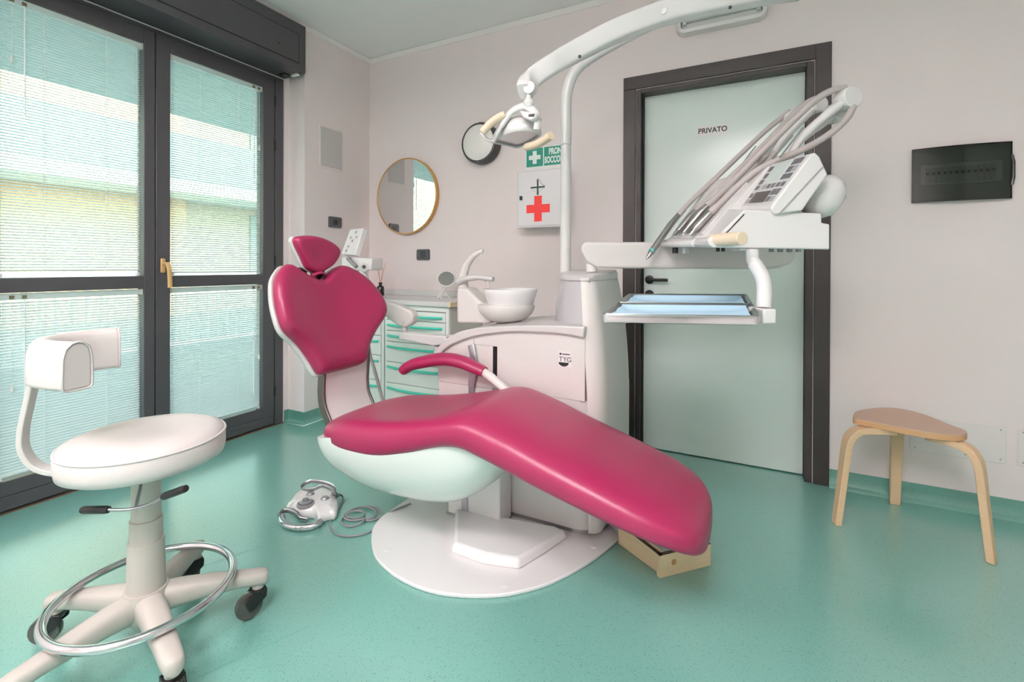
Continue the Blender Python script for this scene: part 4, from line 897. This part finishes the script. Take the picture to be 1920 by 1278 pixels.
# blank cover plates low on the wall
for nm, x0, x1, z0, z1, lb in (('cover_plate', .648, .978, .236, .398, 'wide blank white cover plate low on the wall behind the wooden stool'), ('cover_plate', 1.014, 1.34, .236, .398, 'blank white cover plate cut off by the frame edge beyond the wooden stool')):
    t = thing(nm, lb, 'cover plate', ((x0+x1)/2, YB, z0), 'blank cover plates low on the wall')
    pl = rrect(x1-x0, z1-z0, .008)
    build('plate', MB().prism([((x0+x1)/2+a, YB-.0045, (z0+z1)/2+b) for a, b in pl], (0, .004, 0)), mat('cover_plate_white', (.91, .885, .875), .6, spec=.25), t, bev=.0015)
    for ux_ in (x0+.018, (x0+x1)/2+.03, x1-.018):
        for uz_ in (z0+.016, z1-.016):
            if abs(ux_-(x0+x1)/2-.03) < .001 and uz_ > z0+.05: continue
            build('screw', MB().lathe([(0, 0), (.0035, 0), (.003, .001), (0, .001)], (ux_, YB-.0045, uz_), (0, -1, 0), 10), STEEL, t)
# emergency light over the door
el = thing('emergency_light', 'white emergency light fixture with a tube above the door', 'emergency light', (-.18, YB, 2.37))
ex0, ex1, ez0, ez1 = -.405, .05, 2.385, 2.545
def rr3(s, y, w, h, r): return [((ex0+ex1)/2+a*s, y, (ez0+ez1)/2+b*s) for a, b in rrect(w, h, r, 6)]
build('housing', MB().loft([rr3(1, YB-.001, .455, .160, .05), rr3(1, YB-.03, .455, .160, .05), rr3(.99, YB-.05, .450, .155, .045), rr3(1, YB-.055, .405, .118, .02), rr3(1, YB-.03, .395, .108, .016)]), WHITE, el, ang=40)
build('reflector_tray', MB().loft([rr3(1, YB-.0312, .39, .104, .014), rr3(1, YB-.034, .39, .104, .014)]), mat('reflector_white', (.93, .93, .92), .15, metal=.3), el)
build('lamp_tube', MB().cyl(((ex0+.055), YB-.045, 2.475), (ex1-.055, YB-.045, 2.475), .009, n=16).cyl(((ex0+.055), YB-.045, 2.452), (ex1-.055, YB-.045, 2.452), .009, n=16), mat('fluorescent_glass', (.90, .90, .88), .15), el)
build('end_socket', MB().box(ex0+.035, ex0+.055, YB-.055, YB-.032, 2.43, 2.50), WHITE, el, bev=.003); build('end_socket', MB().box(ex1-.055, ex1-.035, YB-.055, YB-.032, 2.43, 2.50), WHITE, el, bev=.003)
build('clear_cover', MB().loft([rr3(1, YB-.054, .402, .115, .018), rr3(.97, YB-.062, .402, .115, .018), rr3(.9, YB-.066, .40, .11, .018)]), CLEAR, el)
for x0, x1, z0 in ((-.345, -.325, 2.389), (-.30, -.272, 2.389), (-.262, -.19, 2.389), (-.075, -.045, 2.389)):
    build('rating_mark', MB().box(x0, x1, YB-.0508, YB-.0498, z0+.004, z0+.012), MIDG, el)
# PRIVATO plate on the door
pv = thing('door_sign', 'small white PRIVATO name plate on the green door', 'sign', (-.222, 2.845, 1.835))
build('plate', MB().box(-.302, -.142, 2.8432, 2.8448, 1.831, 1.893), mat('sign_plate_pink_white', (.95, .93, .925), .25), pv, bev=.001)
text('lettering', 'PRIVATO', .041, mat('sign_charcoal', (.17, .16, .17), .5), (-.222, 2.8430, 1.862), (1, 0, 0), (0, 0, 1), pv, .0003, bold=.0009, sx=.92)

# ================================================================== WOODEN STOOL
BW = wood('birch_plywood', (.90, .78, .64), (.85, .71, .56), (6, 40, 40)); BT = wood('birch_veneer_top', (.80, .675, .59), (.75, .62, .53), (10, 60, 60), .38)
EDGE = wood('birch_edge', (.86, .70, .52), (.74, .56, .40), (4, 4, 140))
ws = thing('wooden_stool', 'three legged bent birch stool with rounded triangular seat by the wall', 'stool', (.56, 2.47, 0))
st = [PZ(x, y, .448) for x, y in ((1599.5, 779), (1606, 770.5), (1634, 765), (1663, 763.5), (1697, 767), (1738, 778), (1780, 795), (1805, 804), (1813.5, 809.5), (1808, 813.5), (1790, 814.5), (1755, 811.5), (1710, 804.5), (1656, 794), (1620, 787), (1603, 783.5))]
st = [(p.x, p.y) for p in spline(st, 4, True)]
build('seat', MB().loft([[(x, y, .423) for x, y in st], [(x, y, .445) for x, y in st], [(.56+(x-.56)*.995, 2.47+(y-2.47)*.995, .448) for x, y in st]]), BT, ws, ang=45)
build('seat_edge', MB().loft([[(.565+(x-.565)*1.002, 2.475+(y-2.475)*1.002, .4235) for x, y in st], [(.565+(x-.565)*1.002, 2.475+(y-2.475)*1.002, .444) for x, y in st]], cap=False), EDGE, ws, ang=60)
cS = Vector((.575, 2.455, 0))
for fx_, fy_ in ((.312, 2.375), (.577, 2.700), (.785, 2.330)):
    ft_ = Vector((fx_, fy_, 0)); dr_ = (ft_-cS); L_ = dr_.length; dr_.normalize(); sd = Vector((-dr_.y, dr_.x, 0))
    pa = spline([cS+dr_*(L_*.22)+UP*.410, cS+dr_*(L_*.50)+UP*.410, cS+dr_*(L_*.70)+UP*.402, cS+dr_*(L_*.815)+UP*.375, cS+dr_*(L_*.87)+UP*.325, cS+dr_*(L_*.92)+UP*.20, cS+dr_*L_+UP*.0], 5)
    rg = []
    for i, p in enumerate(pa):
        tt = (pa[min(i+1, len(pa)-1)]-pa[max(i-1, 0)]).normalized()
        nn = tt.cross(sd).normalized(); u_ = i/(len(pa)-1); hw = .027-.008*max(0, (u_-.5)*2); th = .0125
        if i == len(pa)-1: nn = dr_
        rg.append([p+sd*hw+nn*th, p-sd*hw+nn*th, p-sd*hw-nn*th, p+sd*hw-nn*th])
    build('leg', MB().loft(rg), BW, ws, bev=.003, ang=40)

# ================================================================== WOODEN FRAME under the foot end
PINEW = wood('pine_board', (.93, .84, .70), (.87, .76, .60), (5, 5, 60)); 
wf = thing('pine_box', 'low open pine board box on the floor under the foot end', 'wooden box', (-.29, 1.70, 0))
c0 = Vector((-.294, 1.674, 0)); e1 = (Vector((-.478, 1.811, 0))-c0); e2 = (Vector((-.140, 1.832, 0))-c0)
def plank(a, b, w_, z1):
    d_ = (b-a).normalized(); n_ = Vector((-d_.y, d_.x, 0)); n_ = n_ if n_.dot((e1+e2)) > 0 else -n_
    return MB().prism([a, b, b+n_*w_, a+n_*w_], (0, 0, z1))
build('board', plank(c0+e2.normalized()*.0185, c0+e1, .018, .078), PINEW, wf, bev=.0015)
build('board', plank(c0, c0+e2, .018, .078), PINEW, wf, bev=.0015)
DKE = mat('dark_cut_edge', (.30, .24, .17), .8)
for a, b in ((c0, c0+e1), (c0, c0+e2)):
    d_ = (b-a).normalized(); n_ = Vector((-d_.y, d_.x, 0)); n_ = n_ if n_.dot(e1+e2) > 0 else -n_
    build('dark_top_edge', MB().prism([a+n_*.002+UP*.0778, b+n_*.002+UP*.0778, b+n_*.017+UP*.0778, a+n_*.017+UP*.0778], (0, 0, .001)), DKE, wf)
nd = e2.normalized(); nn_ = Vector((nd.y, -nd.x, 0))
build('knot', MB().lathe([(0, 0), (.011, 0), (.008, .0004), (0, .0005)], c0+e2*.27+UP*.046+nn_*.0002, nn_, 14), mat('pine_knot', (.74, .57, .38), .7, var=.3, vscale=120), wf)

# ================================================================== FOOT CONTROL and its cable
PEDM = mat('light_pedal_metal', (.62, .62, .64), .3, metal=.6)
fp = thing('foot_control', 'white foot control with chrome ring and hoop handle on the floor', 'foot control', PZ(590, 955, 0))
fb_ = [PZ(x, y, .0) for x, y in ((537, 962), (545, 950), (556, 936), (570, 928), (590, 926), (612, 929), (628, 937), (633, 948), (634, 962), (630, 975), (620, 977), (607, 981), (598, 984), (592, 977), (585, 973), (572, 975), (556, 972), (549, 962))]
fb_ = spline(fb_, 3, True); cf = sum(fb_, Vector())/len(fb_)
build('pedal_body', MB().loft([[cf+(p-cf)*s+UP*h for p in fb_] for s, h in ((.96, .003), (1.0, .010), (1.0, .026), (.95, .040), (.82, .048), (.6, .052), (.3, .053), (.01, .053))]), WHITE2, fp, ang=60)
b0 = PZ(573, 945, .05)
build('press_ring', MB().lathe([(0, .048), (.036, .048), (.036, .056), (.030, .058), (.030, .054), (0, .054)], (b0.x, b0.y, 0), n=32), MIDG, fp, ang=40)
build('press_button', MB().lathe([(0, .053), (.026, .053), (.026, .062), (.018, .067), (.012, .068), (.012, .075), (0, .076)], (b0.x, b0.y, 0), n=32), PEDM, fp, ang=40)
for x, y in ((582, 925), (609, 933)):
    b_ = PZ(x, y, .055); build('foot_button', MB().lathe([(0, .046), (.019, .046), (.019, .052), (.013, .060), (.0, .061)], (b_.x, b_.y, 0), n=24), PEDM, fp, ang=40)
build('connector_port', MB().obox(PZ(619, 964, .02), RV*.004+FV*.024, RV*.004, UP*.010), BLACK, fp, bev=.002)
rp = spline([PZ(530, 966, .024), PZ(527, 972, .02), PZ(534, 982, .016), PZ(553, 988, .016), PZ(575, 988, .016), PZ(592, 984, .018), PZ(602, 977, .022)], 6)
build('chrome_ring', MB().tube(rp, .013, 14), CHROME, fp, ang=60)
build('ring_lever', MB().tube(spline([PZ(522, 966, .03), PZ(532, 957, .035), PZ(545, 957, .035), PZ(556, 962, .03), PZ(563, 971, .02), PZ(577, 974, .014)], 5), .012, 10, flat=(1, .6)), STEEL, fp, ang=60)
hb0, hb1 = PZ(631, 932, .03), PZ(622, 926, .03)
hoop = spline([PZ(634, 930, .03), PZ(630, 925, .085), PZ(620, 917, .112), PZ(604, 911, .120), PZ(585, 918, .112), PZ(566, 916, .108), PZ(568, 909, .112), PZ(582, 902, .120), PZ(600, 903, .122), PZ(618, 908, .115), PZ(626, 915, .10), PZ(625, 925, .06), PZ(622, 930, .03)], 5)
build('hoop_handle', MB().tube(hoop, .0062, 8, flat=(.6, 1.4)), STEEL, fp, ang=60)
cz = .0045
ca = [(636, 926, .03), (642, 930, .01), (643, 938, cz), (636, 952, cz), (624, 968, cz), (619, 980, cz), (621, 990, cz), (630, 1000, cz), (645, 1004.5, cz), (668, 1003.5, cz), (690, 998, cz), (706, 988, cz), (715, 975, cz), (716.5, 962, cz), (708, 952, .007), (690, 948.5, .008), (668, 953, .010), (652, 961, .012), (650, 968, .010), (662, 970.5, .009), (678, 969, .008), (683, 962, .008), (676, 957.5, .012), (660, 958, .015), (648, 966, .008), (641, 973, cz), (640, 979, cz), (648, 985, cz), (662, 986, .008), (678, 979, .012), (683, 972, .012), (672, 974.5, .010), (655, 975, .010), (645, 969, .012), (650, 961, .014), (668, 952, .014), (690, 950, .010), (703, 957, .010), (704, 966, .009), (695, 971, .006), (680, 974, .006), (700, 975, .005), (720, 966, .006), (742, 955, .017), (770, 944, .018)]
CABLE = mat('grey_cable', (.55, .55, .56), .45)
single('pedal_cable', MB().tube(spline([PZ(*p) for p in ca], 6), .0040, 8), CABLE, 'thin grey coiled cable on the floor beside the foot control', 'cable', ang=60)

# ================================================================== OPERATOR STOOL
SC = Vector((-1.54, .70, 0))
os_ = thing('operator_stool', 'off white round operator stool with chrome foot ring and castors', 'stool', SC)
LEA = mat('off_white_leatherette', (.82, .795, .785), .42, bump=.08, bscale=350); STB = mat('beige_stool_plastic', (.735, .715, .685), .45)
build('seat', MB().lathe([(0, .537), (.175, .534), (.188, .541), (.1915, .56), (.191, .594), (.187, .600), (.182, .609), (.16, .618), (.12, .623), (.06, .625), (0, .6255)], (SC.x, SC.y, 0), n=64), LEA, os_, ang=70)
build('piping', MB().tube([(SC.x+.1895*math.cos(a), SC.y+.1895*math.sin(a), .5985) for a in [2*math.pi*k/64 for k in range(64)]], .0035, 8, closed=True), LEA, os_, ang=60)
build('upper_column', MB().cyl(SC+UP*.35, SC+UP*.537, .0345, n=32), STB, os_)
build('middle_column', MB().cyl(SC+UP*.28, SC+UP*.372, .0385, n=32), STB, os_)
build('lower_column', MB().tube([SC+UP*.165, SC+UP*.312], [.0455, .0425], 32), STB, os_)
# base with five arms as one casting
bs_ = MB(); bs_.lathe([(0, .085), (.04, .085), (.055, .11), (.056, .155), (.052, .176), (0, .178)], (SC.x, SC.y, 0), n=32)
build('base_hub', bs_, STB, os_, ang=50)
CASTM = mat('castor_black', (.085, .085, .09), .35); WHEELM = mat('smoky_wheel', (.30, .29, .275), .15, coat=.6); RIMW = mat('amber_tread', (.66, .62, .52), .2, coat=.4)
yaw = [0, .9, 2.2, -.6, 1.5]
for i, an in enumerate((-14, 55, 127, 202, 272)):
    a = math.radians(an); dv = Vector((math.cos(a), math.sin(a), 0)); sv = Vector((-dv.y, dv.x, 0)); rg = []
    for t, z, hw, hh in ((.03, .136, .034, .040), (.09, .137, .033, .034), (.16, .133, .030, .027), (.23, .126, .027, .022), (.275, .119, .0255, .022), (.297, .115, .022, .022), (.306, .112, .012, .016)):
        rg.append([SC+dv*t+UP*z+sv*(hw*math.copysign(abs(math.cos(q))**.75, math.cos(q)))+UP*(hh*math.copysign(abs(math.sin(q))**.75, math.sin(q))) for q in [2*math.pi*k/20 for k in range(20)]])
    lg = build('base_leg', MB().loft(rg), STB, os_, ang=60)
    q = SC+dv*.278; wy = (a+yaw[i]); wv = Vector((math.cos(wy), math.sin(wy), 0)); wsd = Vector((-wv.y, wv.x, 0))
    if i in (1, 3): wv = (-RV*.7-FV*.7).normalized() if i == 1 else (-RV*.95-FV*.3).normalized(); wsd = Vector((-wv.y, wv.x, 0))
    wc = q+wv*.026+UP*.0412
    build('castor_socket', MB().cyl(q+UP*.072, q+UP*.10, .017, n=18), STB, lg)
    build('castor_fork', MB().prism([q+UP*.082-wv*.02, q+UP*.082+wv*.018, wc+UP*.012+wv*.014, wc-UP*.012+wv*.004, wc-UP*.008-wv*.008, q+UP*.06-wv*.018], wsd*.007).xf(Matrix.Translation(wsd*.0165)).prism([q+UP*.082-wv*.02-wsd*.0235, q+UP*.082+wv*.018-wsd*.0235, wc+UP*.012+wv*.014-wsd*.0235, wc-UP*.012+wv*.004-wsd*.0235, wc-UP*.008-wv*.008-wsd*.0235, q+UP*.06-wv*.018-wsd*.0235], wsd*.007).obox(q+UP*.081, wv*.019, wsd*.0235, UP*.006), CASTM, lg, bev=.002)['kind'] = 'thing'
    wh = build('castor_wheel', MB().lathe([(0, -.010), (.014, -.012), (.024, -.010), (.036, -.0115), (.0385, -.006), (.0385, .006), (.036, .0115), (.024, .010), (.014, .012), (0, .010)], wc, wsd, 32), WHEELM, lg, ang=50)
# chrome foot ring
build('foot_ring', MB().tube([(SC.x+.2105*math.cos(a), SC.y+.2105*math.sin(a), .166) for a in [2*math.pi*k/72 for k in range(72)]], .0115, 14, closed=True), CHROME, os_, ang=70)
# height lever with two black grips
lv = build('height_lever', MB().tube(spline([D(203, 955, 1.19), D(230, 955.5, 1.20), D(255, 952, 1.21), D(285, 943, 1.215), D(307, 930, 1.20)], 5), .0042, 10).tube([D(266, 900, 1.27), D(262, 920, 1.245), D(254, 951, 1.215)], .0045, 8), STEEL, os_, ang=60)
for a_, b_ in (((153, 955.5, 1.19), (204, 955, 1.19)), ((305, 931, 1.20), (349, 915, 1.19))):
    p, q = D(*a_), D(*b_)
    build('lever_grip', MB().tube([p, p+(q-p)*.1, p+(q-p)*.9, q], [.0075, .0098, .0098, .0085], 14), BLACK, lv)
# back post: bent flat bar
bd_ = (-.42*FV-.91*RV).normalized(); bsd = Vector((-bd_.y, bd_.x, 0))
pa = spline([SC+bd_*.02+UP*.535, SC+bd_*.12+UP*.532, SC+bd_*.185+UP*.536, SC+bd_*.232+UP*.560, SC+bd_*.256+UP*.605, SC+bd_*.258+UP*.655, SC+bd_*.248+UP*.72, SC+bd_*.232+UP*.81], 6)
rg = []
for i, p in enumerate(pa):
    tt = (pa[min(i+1, len(pa)-1)]-pa[max(i-1, 0)]).normalized(); nn = tt.cross(bsd).normalized()
    rg.append([p+bsd*.021+nn*.006, p-bsd*.021+nn*.006, p-bsd*.021-nn*.006, p+bsd*.021-nn*.006])
build('back_post', MB().loft(rg), mat('grey_white_post', (.80, .79, .775), .35), os_, bev=.002)
# curved backrest pad
def dr(d, r): return FV*d+RV*r
arcp = spline([dr(1.145, -1.085), dr(1.165, -1.165), dr(1.195, -1.225), dr(1.245, -1.258), dr(1.30, -1.265), dr(1.36, -1.248), dr(1.41, -1.215)], 6)
rg = []
for i, p in enumerate(arcp):
    tt = (arcp[min(i+1, len(arcp)-1)]-arcp[max(i-1, 0)]).normalized(); nn = Vector((-tt.y, tt.x, 0))
    hw = .032-.010*i/(len(arcp)-1); r = []
    for a, b in [(-1, 0), (-1.02, .25), (-.98, .7), (-.8, .92), (-.4, 1.03), (0, 1.06), (.4, 1.03), (.8, .92), (.98, .7), (1.02, .25), (1, 0), (.7, -.05), (-.7, -.05)]:
        r.append(p+nn*(a*hw)+UP*(.787+.112*b*.95))
    rg.append(r)
build('backrest', MB().loft(rg), LEA, os_, bev=.006, seg=3, ang=60)
for e, s in ((0, 1), (len(arcp)-1, -1)):
    build('backrest_piping', MB().tube([q for q in rg[e]], .0028, 6, closed=True), LEA, os_, ang=60)
